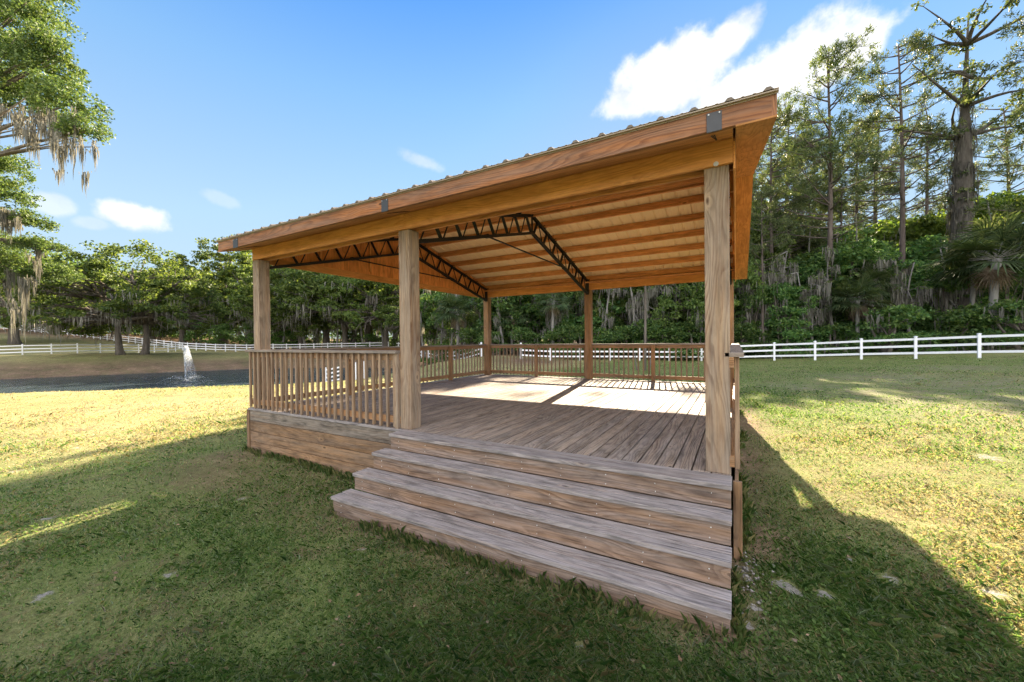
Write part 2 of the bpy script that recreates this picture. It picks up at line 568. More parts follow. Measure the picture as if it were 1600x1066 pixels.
def dirt_mask(x, y):
    """0 lawn .. 1 brown soil, leaf litter and pine straw"""
    sd = pond_sd(x, y)
    dep = DEPTH(x, y)
    bank = np.where((sd < 9) & (dep > 33 + 0.0 * x), np.clip((9 - sd) / 4, 0, 1), 0)
    near_w = np.where(sd < 0.8, np.clip((0.8 - sd), 0, 1), 0)
    forest = np.clip((dep - 34) / 4, 0, 1) * (x > -30) + np.clip((dep - 78) / 8, 0, 1)
    edge = np.clip((0.55 - np.maximum(np.maximum(-7.5 - x, x - 0.2), np.maximum(-1.0 - y, y - 7.5))) / 0.5, 0, 1)
    stepd = np.clip((0.35 - np.maximum(np.maximum(-3.9 - x, x - .05), np.maximum(-1.0 - y, y - .2))) / 0.35, 0, 1)
    edge = np.where(y < 0, np.maximum(stepd, edge * (x < -3.7) * .7), edge)
    mound = np.clip(1.4 - np.hypot(x + 14.5, y - 24.5) / 3.2, 0, 1)
    return np.clip(np.maximum.reduce([bank * .9, near_w, forest, edge * .8, mound]), 0, 1)


me = np_mesh('ground', verts, quads, None, True)
vx, vy = verts[:, 0], verts[:, 1]
a = me.attributes.new('dirt', 'FLOAT', 'POINT')
a.data.foreach_set('value', dirt_mask(vx, vy).astype(np.float32))
a = me.attributes.new('sand', 'FLOAT', 'POINT')
a.data.foreach_set('value', spots(vx, vy, SAND, .7).astype(np.float32))
a = me.attributes.new('dry', 'FLOAT', 'POINT')
a.data.foreach_set('value', spots(vx, vy, DRY, .8).astype(np.float32))


def dry_sun_map(x, y):  # natural dryness plus straw raised on sunlit lawn, painting sunlight into the colour
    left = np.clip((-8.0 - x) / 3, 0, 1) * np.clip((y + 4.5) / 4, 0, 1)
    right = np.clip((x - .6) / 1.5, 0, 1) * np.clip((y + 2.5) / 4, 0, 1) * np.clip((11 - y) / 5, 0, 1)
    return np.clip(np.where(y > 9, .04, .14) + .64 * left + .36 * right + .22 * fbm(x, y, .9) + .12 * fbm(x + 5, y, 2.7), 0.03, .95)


a = me.attributes.new('straw', 'FLOAT', 'POINT')  # straw share, also carries the painted sunlight
a.data.foreach_set('value', dry_sun_map(vx, vy).astype(np.float32))


def ground_mat():
    m, t, out = new_mat('lawn_ground')
    co = t.n('ShaderNodeTexCoord').outputs['Object']
    at_ = lambda n: t.n('ShaderNodeAttribute', attribute_name=n).outputs['Fac']
    fine = t.noise(co, 38.0, 6, 0.75)
    mid = t.noise(co, 3.2, 5, 0.65)
    big = t.noise(co, 0.35, 4, 0.6)
    g = t.ramp(fine, [(0.28, (0.035, 0.05, 0.016)), (0.45, (0.10, 0.14, 0.035)), (0.6, (0.17, 0.205, 0.062)), (0.75, (0.28, 0.28, 0.13))])
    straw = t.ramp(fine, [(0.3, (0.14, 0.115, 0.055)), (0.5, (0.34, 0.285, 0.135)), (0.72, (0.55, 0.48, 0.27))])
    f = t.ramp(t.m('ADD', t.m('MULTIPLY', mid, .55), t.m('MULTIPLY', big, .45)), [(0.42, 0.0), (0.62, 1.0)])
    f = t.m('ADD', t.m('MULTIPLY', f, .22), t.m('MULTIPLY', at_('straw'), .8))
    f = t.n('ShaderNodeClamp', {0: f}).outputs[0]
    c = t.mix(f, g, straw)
    soil = t.ramp(t.noise(co, 9.0, 7, 0.75), [(0.3, (0.07, 0.05, 0.038)), (0.5, (0.17, 0.125, 0.095)), (0.7, (0.30, 0.24, 0.19))])
    wide = t.m('ADD', t.m('MULTIPLY', t.noise(co, .55, 5, 0.65), .6), t.m('MULTIPLY', t.noise(co, 2.3, 5, 0.7), .4))
    soil = t.mix(1.0, soil, t.ramp(wide, [(0.36, (.45, .42, .40)), (0.5, (.95, .82, .72)), (0.62, (1.5, 1.3, 1.15))]), 'MULTIPLY')
    patch = t.ramp(t.m('ADD', t.m('MULTIPLY', t.noise(co, 5.5, 5, 0.7), .6), t.m('MULTIPLY', t.noise(co, 1.3, 3, 0.6), .4)), [(0.49, 0.0), (0.62, .6)])
    c = t.mix(patch, c, soil)
    dn = t.m('MULTIPLY', at_('dirt'), t.ramp(t.noise(co, 1.1, 4, .6), [(0.25, 0.55), (0.55, 1.0)]))
    c = t.mix(dn, c, soil)
    dry = t.m('MULTIPLY', at_('dry'), t.ramp(mid, [(0.38, 0.0), (0.62, 1.0)]))
    c = t.mix(t.m('MULTIPLY', dry, .6), c, t.ramp(fine, [(0.3, (0.13, 0.105, 0.08)), (0.7, (0.34, 0.29, 0.23))]))
    sand = t.ramp(t.m('ADD', t.m('MULTIPLY', at_('sand'), .5), t.m('MULTIPLY', t.noise(co, 21, 6, .8), 1.2)), [(0.93, 0.0), (1.12, .9)])
    c = t.mix(sand, c, t.ramp(t.noise(co, 60, 4, .7), [(0.3, (0.20, 0.17, 0.145)), (0.65, (0.40, 0.37, 0.345))]))
    b = t.bump(t.m('ADD', fine, t.m('MULTIPLY', mid, 1.0)), 0.9, 0.03)
    p = t.principled(Base_Color=c, Roughness=0.95, Normal=b)
    p.inputs['Specular IOR Level'].default_value = 0.05
    t.nt.links.new(p.outputs[0], out.inputs[0])
    return m


me.materials.clear()
me.materials.append(ground_mat())
ground = link('ground', me)
tag(ground, kind='structure')

# ------------------------------------------------------------------ pond
FTN = at(290, 597, 31.7)
FTN[2] = WATER


def water_mat():
    m, t, out = new_mat('pond_water')
    co = t.n('ShaderNodeTexCoord').outputs['Object']
    n1 = t.noise(t.n('ShaderNodeMapping', {'Vector': co, 'Scale': (1.0, 1.0, 1.0)}).outputs[0], .45, 1, .4)
    d = t.n('ShaderNodeVectorMath', {0: co, 1: (FTN[0], FTN[1], 0)}, operation='DISTANCE').outputs['Value']
    near = t.ramp(t.m('DIVIDE', d, 12.0), [(0.0, 1.0), (0.35, .55), (1.0, 0.0)])
    n2 = t.noise(co, 1.3, 1, .5)
    h = t.m('ADD', t.m('MULTIPLY', n1, .35), t.m('MULTIPLY', t.m('MULTIPLY', n2, near), 9.0))
    b = t.bump(h, 0.12, 0.10)
    p = t.principled(Base_Color=(0.034, 0.05, 0.06), Roughness=0.22, Normal=b, IOR=1.33)
    p.inputs['Specular IOR Level'].default_value = 0.5
    t.nt.links.new(p.outputs[0], out.inputs[0])
    return m


c0 = POND.mean(0)
ring = c0 + (POND - c0) * 1.06
wv = [(p[0], p[1], WATER) for p in ring]
wme = bpy.data.meshes.new('pond_water')
wme.from_pydata(wv, [], [list(range(len(wv)))])
wme.materials.append(water_mat())
tag(link('pond_water', wme), kind='structure')

# ------------------------------------------------------------------ fountain


def spray_mat():
    m, t, out = new_mat('water_spray')
    a = t.n('ShaderNodeBsdfDiffuse', {'Color': (0.80, 0.84, 0.88, 1)})
    b = t.n('ShaderNodeBsdfTranslucent', {'Color': (0.72, 0.77, 0.83, 1)})
    mx = t.n('ShaderNodeMixShader', {0: .5, 1: a.outputs[0], 2: b.outputs[0]})
    tr = t.n('ShaderNodeBsdfTransparent')
    m2 = t.n('ShaderNodeMixShader', {0: .25, 1: tr.outputs[0], 2: mx.outputs[0]})
    t.nt.links.new(m2.outputs[0], out.inputs[0])
    return m


M_SPRAY = spray_mat()


def droplets(P, size):
    """tiny octahedra-like drops drawn out along the fall"""
    n = len(P)
    s = np.asarray(size)[:, None] if np.ndim(size) else np.full((n, 1), size)
    off = np.array([(1, 0, 0), (-.5, .87, 0), (-.5, -.87, 0), (0, 0, 2.2), (0, 0, -2.2)], float)
    V = (P[:, None, :] + off[None] * s[:, None, :]).reshape(-1, 3)
    tri = np.array([(0, 1, 3), (1, 2, 3), (2, 0, 3), (1, 0, 4), (2, 1, 4), (0, 2, 4)])
    T = (np.arange(n)[:, None, None] * 5 + tri[None]).reshape(-1, 3)
    return V, T


ft = thing('fountain', 'white floating fountain jet rising from the pond', 'fountain', tuple(FTN))
mb = MB()
mb.tube([(0, 0, -.25), (0, 0, .02), (0, 0, .1)], [.42, .42, .14], 16)
mb.tube([(0, 0, .1), (0, 0, .2)], [.07, .05], 10)
mb.build('float', plain('black_plastic', (.02, .02, .022), .5), None).parent = ft
Hj = 2.85
P = []
n = 4200
t_ = rng.random(n)
zz = Hj * t_ ** .8
rad = .05 + .09 * (zz / Hj) ** 2
ang = rng.random(n) * 6.283
P.append(np.stack([rad * rng.random(n) * np.cos(ang), rad * rng.random(n) * np.sin(ang), zz], -1))
V, T = droplets(np.vstack(P), rng.uniform(.006, .012, n))
tag(link('water_jet', np_mesh('water_jet', V, T, M_SPRAY), ft), kind='stuff')
n = 11000
q = rng.random(n)
zf = Hj * (1 - .95 * q ** 1.4) + rng.normal(0, .06, n)
spread = .12 + .32 * q
ang = rng.random(n) * 6.283
rr_ = spread * np.sqrt(rng.random(n))
wind = RT * 1.0
P = np.stack([rr_ * np.cos(ang), rr_ * np.sin(ang), zf], -1) + (wind[None] * (0.08 + .42 * q[:, None] ** 1.3))
V, T = droplets(P, rng.uniform(.005, .012, n) * (1.1 - .5 * q))
tag(link('falling_spray', np_mesh('falling_spray', V, T, M_SPRAY), ft), kind='stuff')
P = []
for k in range(14):
    a_ = 6.283 * k / 14 + rng.normal(0, .1)
    tt = rng.random(200)
    R_ = 1.5 + .3 * rng.random()
    x_ = R_ * tt
    z_ = 1.15 * (tt * (1 - tt * .95)) * 2.4 * (0.55 + .25 * rng.random())
    P.append(np.stack([x_ * math.cos(a_), x_ * math.sin(a_), z_], -1) + rng.normal(0, .018 + .03 * tt[:, None], (200, 3)))
V, T = droplets(np.vstack(P), rng.uniform(.004, .008, 14 * 200))
tag(link('fan_spray', np_mesh('fan_spray', V, T, M_SPRAY), ft), kind='stuff')
n = 200
ang = rng.random(n) * 6.283
rr_ = 1.9 * rng.random(n) ** .6
V, T = droplets(np.stack([rr_ * np.cos(ang), rr_ * np.sin(ang), rng.random(n) * .03], -1), rng.uniform(.008, .02, n))
tag(link('surface_foam', np_mesh('surface_foam', V, T, M_SPRAY), ft), kind='stuff')

# ------------------------------------------------------------------ pavilion
S = 0.184
PX = [-7.22, -3.736, -0.184]
YF, YB = 0.0, 7.143
H = 2.555
XL, XR = -7.30, 0.30
EAVE_F, EAVE_B, RIDGE = -0.49, 7.82, 3.665
PITCH = 0.265


def roof_z(y):
    return 2.80 + (min(y, 2 * RIDGE - y) - EAVE_F) * PITCH


pav = thing('pavilion', 'open timber pavilion with metal roof, raised deck and wide front steps', 'pavilion', (0, 0, 0))
# posts
for ix, x in enumerate(PX):
    for iy, y in enumerate((YF, YB)):
        mb = MB()
        mb.box((x, y, 0.001), (x + S, y + S, H if (iy == 0) else H), 2)
        mb.build('post', W['post'] if iy == 0 else W['rail'], pav, .006)
# deck boards
mb = MB()
x = -7.36
while x < 0.0:
    w = min(.139, .05 - x)
    mb.box((x, -.018, -.038), (x + w, 7.42 + random.uniform(-.004, .004), random.uniform(-.0015, .0015)), 1)
    x += w + .0115
deck = mb.build('deck_boards', W['deck'], pav, .004)
mb = MB()
mb.box((-7.36, -.045, -.036), (-3.68, -.02, .0), 0)
mb.build('deck_edge', W['tread'], pav, .004)
mb = MB()     # joists under the boards close the gaps
for i in range(13):
    yj = .06 + i * .61
    mb.box((-7.28, yj, -.23), (-.0, yj + .038, -.042), 0)
mb.build('joists', W['skirt'], pav)
# skirting
mb = MB()
zrows = [(-.04, -.215), (-.222, -.398), (-.405, -.58), (-.587, -.95)]
for a_, b_ in zrows[1:]:
    mb.box((-7.315, -.03, b_), (-3.62, 0.0, a_), 0)
mb.build('front_skirt', W['skirt'], pav, .004)
mb = MB()
mb.box((-7.315, -.032, zrows[0][1]), (-3.62, 0.0, zrows[0][0]), 0)
tag(mb.build('front_skirt', W['skirt_dark'], pav, .004), 'dark weathered top board of the skirting')
for nm, x0, x1 in (('side_skirt', -7.345, -7.317), ('side_skirt', .03, .058)):
    mb = MB()
    for a_, b_ in zrows:
        mb.box((x0, 0.012, b_), (x1, 7.39, a_), 1)
    mb.build(nm, W['skirt'], pav, .004)
mb = MB()
for a_, b_ in zrows:
    mb.box((-7.315, 7.36, b_), (.028, 7.39, a_), 0)
mb.build('back_skirt', W['skirt'], pav, .004)
for x0, x1 in ((-7.395, -7.32), (.018, .083)):
    mb = MB()
    mb.box((x0, -.05 if x0 < -1 else -.03, -.95), (x1, -.005 if x0 < -1 else .01, -.04), 2)
    mb.build('corner_trim', W['skirt'], pav, .004)

# steps: thing > step_flight > treads and risers
NY = [.276, .481, .697, .942]
NZ = [-.038, -.226, -.419, -.612]
NX = [-3.66, -3.73, -3.80, -3.85]
XE = .012
for k in range(4):
    st_ = MB()
    y0 = -NY[k]
    y1 = -.022 if k == 0 else -NY[k - 1] + .018
    zt = NZ[k] + .038
    if k == 0:
        st_.box((NX[k], y0, NZ[k]), (XE, y1, zt), 0)
    else:
        ym = (y0 + y1) / 2 - .004
        st_.box((NX[k], y0, NZ[k]), (XE, ym, zt), 0)
        st_.box((NX[k], ym + .011, NZ[k]), (XE, y1, zt), 0)
    step = st_.build('step', W['tread'], pav, .005)
    rb = MB()
    zb = NZ[k + 1] + .039 if k < 3 else -.95
    rb.box((NX[k] + .006, y0 + .026, zb), (XE - .006, y0 + .062, NZ[k] - .001), 0)
    rb.box((NX[k] + .008, y0 + .064, zb if k < 3 else -.95), (NX[k] + .045, y1 - .002 if k else -.032, NZ[k] - .002), 1)
    rb.box((XE - .044, y0 + .064, zb if k < 3 else -.95), (XE - .008, y1 - .002 if k else -.032, NZ[k] - .002), 1)
    r_ = rb.build('riser', W['riser'], step, .004)
    sm = MB()
    for i in range(9):
        xx = NX[k] + .14 + i * (XE - NX[k] - .28) / 8
        for zq in (.045, .12):
            z0 = NZ[k] - zq + random.uniform(-.006, .006)
            if z0 < zb + .01:
                continue
            sm.tube([(xx + random.uniform(-.01, .01), y0 + .0265, z0), (xx, y0 + .0245, z0)], [.0042, .0042], 8)
    tag(sm.build('screw_heads', M_GALV, step), kind='stuff')

# railing
def rail_section(axis, a0, a1, face, out, newels, ztop=1.01, zlow=.03, n=26, individual=True, mat=None):
    """axis 0 runs along x, 1 along y. face = coordinate of the line, out = +1/-1 outward"""
    root = MB()
    def bx(m_, s0, s1, f0, f1, z0, z1, along):
        lo = [0, 0, z0]
        hi = [0, 0, z1]
        lo[axis], hi[axis] = s0, s1
        lo[1 - axis], hi[1 - axis] = f0, f1
        m_.box(np.array(lo), np.array(hi), along)
    bx(root, a0, a1, face - .038 * out, face, ztop - .038 - .09, ztop - .039, axis)
    bx(root, a0, a1, face - .038 * out, face, .065, .155, axis)
    sec = root.build('railing', mat or W['rail'], pav, .003)
    cb = MB()
    bx(cb, a0 - .0, a1 + .0, face - .07 * out, face + .07 * out, ztop - .038, ztop, axis)
    cb.build('cap_rail', W['cap'], sec, .004)
    for nw in newels:
        nb = MB()
        bx(nb, nw - .045, nw + .045, face - .13 * out, face - .041 * out, .001, ztop - .04, 2)
        nb.build('newel_post', W['rail'], sec, .004)
    pitch = (a1 - a0) / n
    if not individual:
        bb = MB()
    for i in range(n):
        c = a0 + (i + .5) * pitch
        if individual:
            bb = MB()
        tw = random.uniform(-.006, .006)
        bx(bb, c - .0175 + tw, c + .0175 + tw, face + .002 * out, face + .037 * out, zlow + random.uniform(-.01, .01), ztop - .04, 2)
        if individual:
            o_ = bb.build('baluster', W['baluster'], sec, .003)
    if not individual:
        tag(bb.build('baluster', W['baluster'], sec, .003), kind='stuff')
    return sec


rail_section(0, -7.36, -3.738, -.005, -1, [], zlow=.01, n=27)
mb = MB()
mb.box((-3.80, -.04, .002), (-3.742, .05, 1.01), 2)
mb.build('end_post', W['post'], pav, .004)
rail_section(0, -7.03, -3.74, 7.30, 1, [-5.33], n=25)
rail_section(0, -3.55, -.186, 7.30, 1, [-1.87], n=25)
rail_section(1, 3.66, 7.14, -7.19, -1, [5.24], n=22)
rail_section(1, .19, 3.655, -7.19, -1, [1.84], n=26, individual=False)
rail_section(1, .0, 7.14, .03, 1, [3.6], n=54, individual=False)

# beams
def part_box(name, mat, lo, hi, along, parent=None, bev=.004):
    b_ = MB()
    b_.box(np.array(lo), np.array(hi), along)
    return b_.build(name, mat, parent or pav, bev)


part_box('front_beam', W['beam'], (-7.15, -.04, H - .005), (-3.60, .0, H + .182), 0)
part_box('front_beam', W['beam'], (-3.598, -.041, H - .007), (.028, .0, H + .184), 0)
part_box('inner_beam', W['purlin'], (-7.15, .145, H + .0), (.028, .184, H + .182), 0)
part_box('beam_trim', W['beam'], (-7.15, -.055, H + .187), (.028, .0, H + .205), 0)
part_box('back_beam', W['beam'], (-7.15, YB, H - .005), (.028, YB + .04, H + .182), 0)
part_box('back_plate', W['purlin'], (-7.15, YB - .05, H + .19), (.028, YB + .09, H + .228), 0)
for x0, x1, y0, y1 in ((-7.215, -7.175, .0, YB + S), (.03, .046, -.04, YB + S + .02)):
    part_box('gable_beam', W['beam'], (x0, y0, H - .03 if x0 < -1 else H - .06), (x1, y1, H + .16), 1)

# roof
roof = MB()
roof.box((-7.22, RIDGE - .02, roof_z(RIDGE) - .2), (.05, RIDGE + .02, roof_z(RIDGE) - .03), 0)
roof = roof.build('roof', W['purlin'], pav)
# ribbed sheets
prof = []
x = XL
pr_ = .2286
x0 = .24 - 33 * pr_
k = 0
prof.append((XL, 0))
while True:
    xc = x0 + k * pr_
    k += 1
    if xc < XL + .03:
        continue
    if xc > XR - .02:
        break
    prof += [(xc - .032, 0), (xc - .012, .022), (xc + .012, .022), (xc + .032, 0)]
    for f_ in (.35, .65):
        xm = xc + f_ * pr_
        if xm < XR - .02:
            prof += [(xm - .012, 0), (xm - .006, .004), (xm + .006, .004), (xm + .012, 0)]
prof.append((XR, 0))
for ye in (EAVE_F - .035, EAVE_B + .035):
    vs, fs = [], []
    zr, ze = roof_z(RIDGE), roof_z(ye)
    npf = len(prof)
    caps = []
    for th in (0.0, -.0012):
        for (yy, zz_) in ((ye, ze), (RIDGE, zr)):
            for (px_, pz_) in prof:
                vs.append((px_, yy, zz_ + pz_ + th))
    for i in range(npf - 3):
        if prof[i + 1][1] > .02 and prof[i + 2][1] > .02 and prof[i][1] == 0:
            fs.append([i, i + 1, i + 2, i + 3])
            caps.append(len(fs) - 1)
    for i in range(npf - 1):
        fs.append([i, i + 1, npf + i + 1, npf + i])
        fs.append([2 * npf + i, 3 * npf + i, 3 * npf + i + 1, 2 * npf + i + 1])
        fs.append([i, 2 * npf + i, 2 * npf + i + 1, i + 1])
    me_ = bpy.data.meshes.new('metal_sheet')
    me_.from_pydata(vs, [], fs)
    me_.materials.append(M_ROOF)
    me_.materials.append(M_CLOSE)
    me_.materials.append(M_TRIM)
    for ci in caps:
        me_.polygons[ci].material_index = 1
    for p_ in me_.polygons:
        if all(v_ < 2 * npf for v_ in p_.vertices) and p_.material_index == 0:
            p_.material_index = 2
    link('metal_sheet', me_, roof)
rc = MB()
for sgn in (-1, 1):
    rc.obox((XL / 2 + XR / 2, RIDGE + sgn * .11, roof_z(RIDGE) - .003), [[1, 0, 0], [0, 1, -sgn * PITCH], [0, 0, 1]], ((XR - XL) / 2, .115, .004), 0)
rc.build('ridge_cap', M_ROOF, roof)
# eave drip trim
for ye, sg in ((EAVE_F, -1), (EAVE_B, 1)):
    e = MB()
    e.box((XL, ye + sg * .006, roof_z(ye) - .022), (XR, ye + sg * .028, roof_z(ye) - .012), 0)
    e.box((XL, ye + sg * .003, roof_z(ye) - .030), (XR, ye + sg * .006, roof_z(ye) - .004), 0)
    e.build('eave_trim', M_TRIM, roof)
# fascia
for nm, xa, xb in (('fascia', -7.28, -3.43), ('fascia', -3.428, .262)):
    part_box(nm, W['fascia'], (xa, EAVE_F, roof_z(EAVE_F) - .175), (xb, EAVE_F + .038, roof_z(EAVE_F) - .024), 0, roof)
part_box('fascia', W['fascia'], (-7.28, EAVE_B - .038, roof_z(EAVE_F) - .175), (.262, EAVE_B, roof_z(EAVE_F) - .024), 0, roof)
# purlins on both slopes
slope = math.atan(PITCH)
pys = [.10, .70, 1.30, 1.90, 2.50, 3.10, 3.56]
for y in pys + [2 * RIDGE - q for q in pys]:
    sg = 1 if y < RIDGE else -1
    b_ = MB()
    zc = roof_z(y) - .078
    for xa, xb in ((-7.22, -3.66), (-3.657, .028)):
        b_.obox(((xa + xb) / 2, y, zc), [[1, 0, 0], [0, math.cos(slope), sg * math.sin(slope)], [0, -sg * math.sin(slope), math.cos(slope)]], ((xb - xa) / 2, .019, .07), 0)
    b_.build('purlin', W['purlin'], roof, .003)
# soffit under the front and back eaves, following the slope
for ya, yb in ((EAVE_F + .036, -.042), (EAVE_B - .036, 7.40)):
    za, zb_ = roof_z(ya) - .17, roof_z(yb) - .17
    b_ = MB()
    for xa, xb in ((-7.27, -4.9), (-4.897, -2.46), (-2.457, .028)):
        lo_, hi_ = min(ya, yb), max(ya, yb)
        c = np.array([(xa + xb) / 2, (ya + yb) / 2, (za + zb_) / 2])
        d = np.array([0, yb - ya, zb_ - za])
        L = np.linalg.norm(d)
        b_.obox(c, [[1, 0, 0], d / L, np.cross([1, 0, 0], d / L)], ((xb - xa) / 2, L / 2, .006), 0)
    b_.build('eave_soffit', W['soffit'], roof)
# gable overhang: plywood soffit, barge boards, gable infill
for xa, xb, right in ((.048, .292, True), (-7.295, -7.222, False)):
    for yy0, yy1 in ((EAVE_F - .004, RIDGE), (RIDGE, EAVE_B + .004)):
        b_ = MB()
        za, zb_ = roof_z(yy0) - .178, roof_z(yy1) - .178
        d = np.array([0, yy1 - yy0, zb_ - za])
        L = np.linalg.norm(d)
        nseg = 3
        for i in range(nseg):
            t0, t1 = i / nseg, (i + 1) / nseg - .001
            c = np.array([(xa + xb) / 2, yy0 + (yy1 - yy0) * (t0 + t1) / 2, za + (zb_ - za) * (t0 + t1) / 2])
            b_.obox(c, [[1, 0, 0], d / L, np.cross([1, 0, 0], d / L)], ((xb - xa) / 2, L * (t1 - t0) / 2, .006), 1)
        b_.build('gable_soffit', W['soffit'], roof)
        bb = MB()
        xo = (xb - .03, xb - .001) if right else (xa + .001, xa + .03)
        bb.prism([(yy0 + .01, roof_z(yy0) - .17), (yy1, roof_z(yy1) - .17), (yy1, roof_z(yy1) - .012), (yy0 + .01, roof_z(yy0) - .012)] if yy0 < RIDGE else
                 [(yy0, roof_z(yy0) - .17), (yy1 - .01, roof_z(yy1) - .17), (yy1 - .01, roof_z(yy1) - .012), (yy0, roof_z(yy0) - .012)], 0, xo[0], xo[1])
        bb.build('barge_board', W['fascia'], roof)
for xa in (-7.172, .032):
    b_ = MB()
    z0 = H + .10
    ys = np.linspace(.02, YB + S - .02, 7)
    for i in range(6):
        y0, y1 = ys[i] + .001, ys[i + 1] - .001
        if y0 < RIDGE < y1:
            poly = [(y0, z0), (y1, z0), (y1, roof_z(y1) - .02), (RIDGE, roof_z(RIDGE) - .02), (y0, roof_z(y0) - .02)]
        else:
            poly = [(y0, z0), (y1, z0), (y1, roof_z(y1) - .02), (y0, roof_z(y0) - .02)]
        b_.prism([(p, q) for p, q in poly], 0, xa, xa + .012)
    # rotate grain upright
    b_.uv = [(q, p) for p, q in b_.uv]
    b_.build('gable_panel', W['plywood'], roof)
    st_ = MB()
    for y in ys[1:-1]:
        xs = (xa + .014, xa + .05) if xa < -1 else (xa - .04, xa - .002)
        st_.box((xs[0], y - .019, H + .165), (xs[1], y + .019, roof_z(y) - .16), 2)
    st_.build('gable_studs', W['beam'], roof)

# steel trusses
for tx in (-7.10, -3.644, -.092):
    b_ = MB()
    zt = lambda y: roof_z(y) - .175
    zb_ = lambda y: roof_z(y) - .175 - .36
    for sg in (0, 1):
        mir = lambda y: y if sg == 0 else 2 * RIDGE - y
        for dx in (-.028, .028):
            P0, P1 = (tx + dx, mir(.19), zt(.19)), (tx + dx, mir(RIDGE), zt(RIDGE))
            b_.bar(P0, P1, .008, .05)
            b_.bar((P0[0], P0[1], P0[2] - .36), (P1[0], P1[1], P1[2] - .36), .008, .05)
            Q0, Q1 = np.array(P0), np.array(P1)
            b_.bar(Q0 + (-math.copysign(.02, dx), 0, .025), Q1 + (-math.copysign(.02, dx), 0, .025), .04, .006)
            b_.bar(Q0 + (-math.copysign(.02, dx), 0, -.385), Q1 + (-math.copysign(.02, dx), 0, -.385), .04, .006)
        b_.box((tx - .05, mir(.185), zb_(.19) - .03), (tx + .05, mir(.195), zt(.19) + .03), 2)
        # web
        yy = [.34]
        npan = 7
        pts = []
        for i in range(npan):
            ya = .28 + i * (RIDGE - .32) / npan
            yb = .28 + (i + .5) * (RIDGE - .32) / npan
            yc = .28 + (i + 1) * (RIDGE - .32) / npan
            b_.bar((tx, mir(ya + .02), zb_(ya)), (tx, mir(yb - .02), zt(yb)), .016, .016)
            b_.bar((tx, mir(yb + .02), zt(yb)), (tx, mir(yc - .02), zb_(yc)), .05, .022)
        for y in pys[:-1]:
            b_.box((tx - .055, mir(y) - .03, zt(y) + .02), (tx + .055, mir(y) + .03, zt(y) + .075), 0)
    b_.bar((tx, RIDGE, zb_(RIDGE)), (tx, RIDGE, zt(RIDGE)), .06, .012, (1, 0, 0))
    b_.box((tx - .04, RIDGE - .035, zt(RIDGE) - .02), (tx + .04, RIDGE + .035, zt(RIDGE) + .06), 2)
    ytie = 1.95
    b_.bar((tx, ytie, zb_(ytie)), (tx, 2 * RIDGE - ytie, zb_(ytie)), .022, .022)
    for y in (ytie, 2 * RIDGE - ytie):
        b_.box((tx - .04, y - .03, zb_(y) - .03), (tx + .04, y + .03, zb_(y) + .03), 1)
    b_.build('steel_truss', M_STEEL, pav)
# plates on the fascia
for xa, xb in ((-.135, -.037), (-3.49, -3.385), (-6.80, -6.66)):
    b_ = MB()
    z0, z1 = roof_z(EAVE_F) - .185, roof_z(EAVE_F) - .045
    b_.box((xa, EAVE_F - .008, z0), (xb, EAVE_F - .001, z1), 0)
    o_ = b_.build('fascia_plate', M_PLATE, pav, .002)
    sm = MB()
    for xx in (xa + .014, xb - .014):
        sm.tube([(xx, EAVE_F - .009, z1 - .014), (xx, EAVE_F - .013, z1 - .014)], [.006, .005], 8)
    sm.build('bolt', M_GALV, o_)
    b_ = MB()
    xm = (xa + xb) / 2 - .012
    b_.bar((xm - .01, EAVE_F + .05, z0 - .002), (xm + .012, -.06, H + .188), .006, .006)
    b_.bar((xm + .012, EAVE_F + .05, z0 - .002), (xm + .016, -.06, H + .188), .006, .006)
    b_.build('tail_rod', M_STEEL, o_)
# washer bolt on the nearest post
b_ = MB()
b_.tube([(-.093, -.041, H + .004), (-.093, -.045, H + .004)], [.020, .019], 20)
b_.tube([(-.093, -.045, H + .004), (-.093, -.054, H + .004)], [.009, .008], 6)
b_.build('washer_bolt', M_GALV, pav)

# ------------------------------------------------------------------ fences
def fence(label, pts, spacing=2.44, group=None, h=1.32, name='rail_fence', rails=((1.12, 1.25), (.70, .83), (.28, .41)), skip=None):
    pts = np.array(pts, float)
    seg = np.linalg.norm(np.diff(pts, axis=0), axis=1)
    tot = seg.sum()
    n = max(1, int(round(tot / spacing)))
    cum = np.concatenate([[0], np.cumsum(seg)])
    pos = []
    for i in range(n + 1):
        s = tot * i / n
        k = min(np.searchsorted(cum, s, 'right') - 1, len(seg) - 1)
        p = pts[k] + (pts[k + 1] - pts[k]) * (s - cum[k]) / seg[k]
        pos.append((p[0], p[1], gz(p[0], p[1])))
    root = thing(name, label, 'fence', pos[0], 0, group)
    o0 = np.array(pos[0])
    pm = None
    for p in pos:
        b_ = MB()
        if pm is None:
            b_.box((-.064, -.064, -.3), (.064, .064, h), 2)
            t_ = h
            b_.tube([(0, 0, t_), (0, 0, t_ + .02), (0, 0, t_ + .06)], [.105, .105, .01], 4)
            ob = b_.build('post', M_VINYL, None)
            pm = ob.data
        else:
            ob = link('post', pm)
        ob.parent = root
        ob.location = np.array(p) - o0
        d = pts[-1] - pts[0]
        ob.rotation_euler = (0, 0, math.atan2(d[1], d[0]))
    for z0, z1 in rails:
        b_ = MB()
        for a_, c_ in zip(pos[:-1], pos[1:]):
            A = np.array(a_) - o0 + (0, 0, (z0 + z1) / 2)
            B = np.array(c_) - o0 + (0, 0, (z0 + z1) / 2)
            b_.bar(A, B, .038, z1 - z0)
        ob = b_.build('rail', M_VINYL, None)
        ob.parent = root
    return root


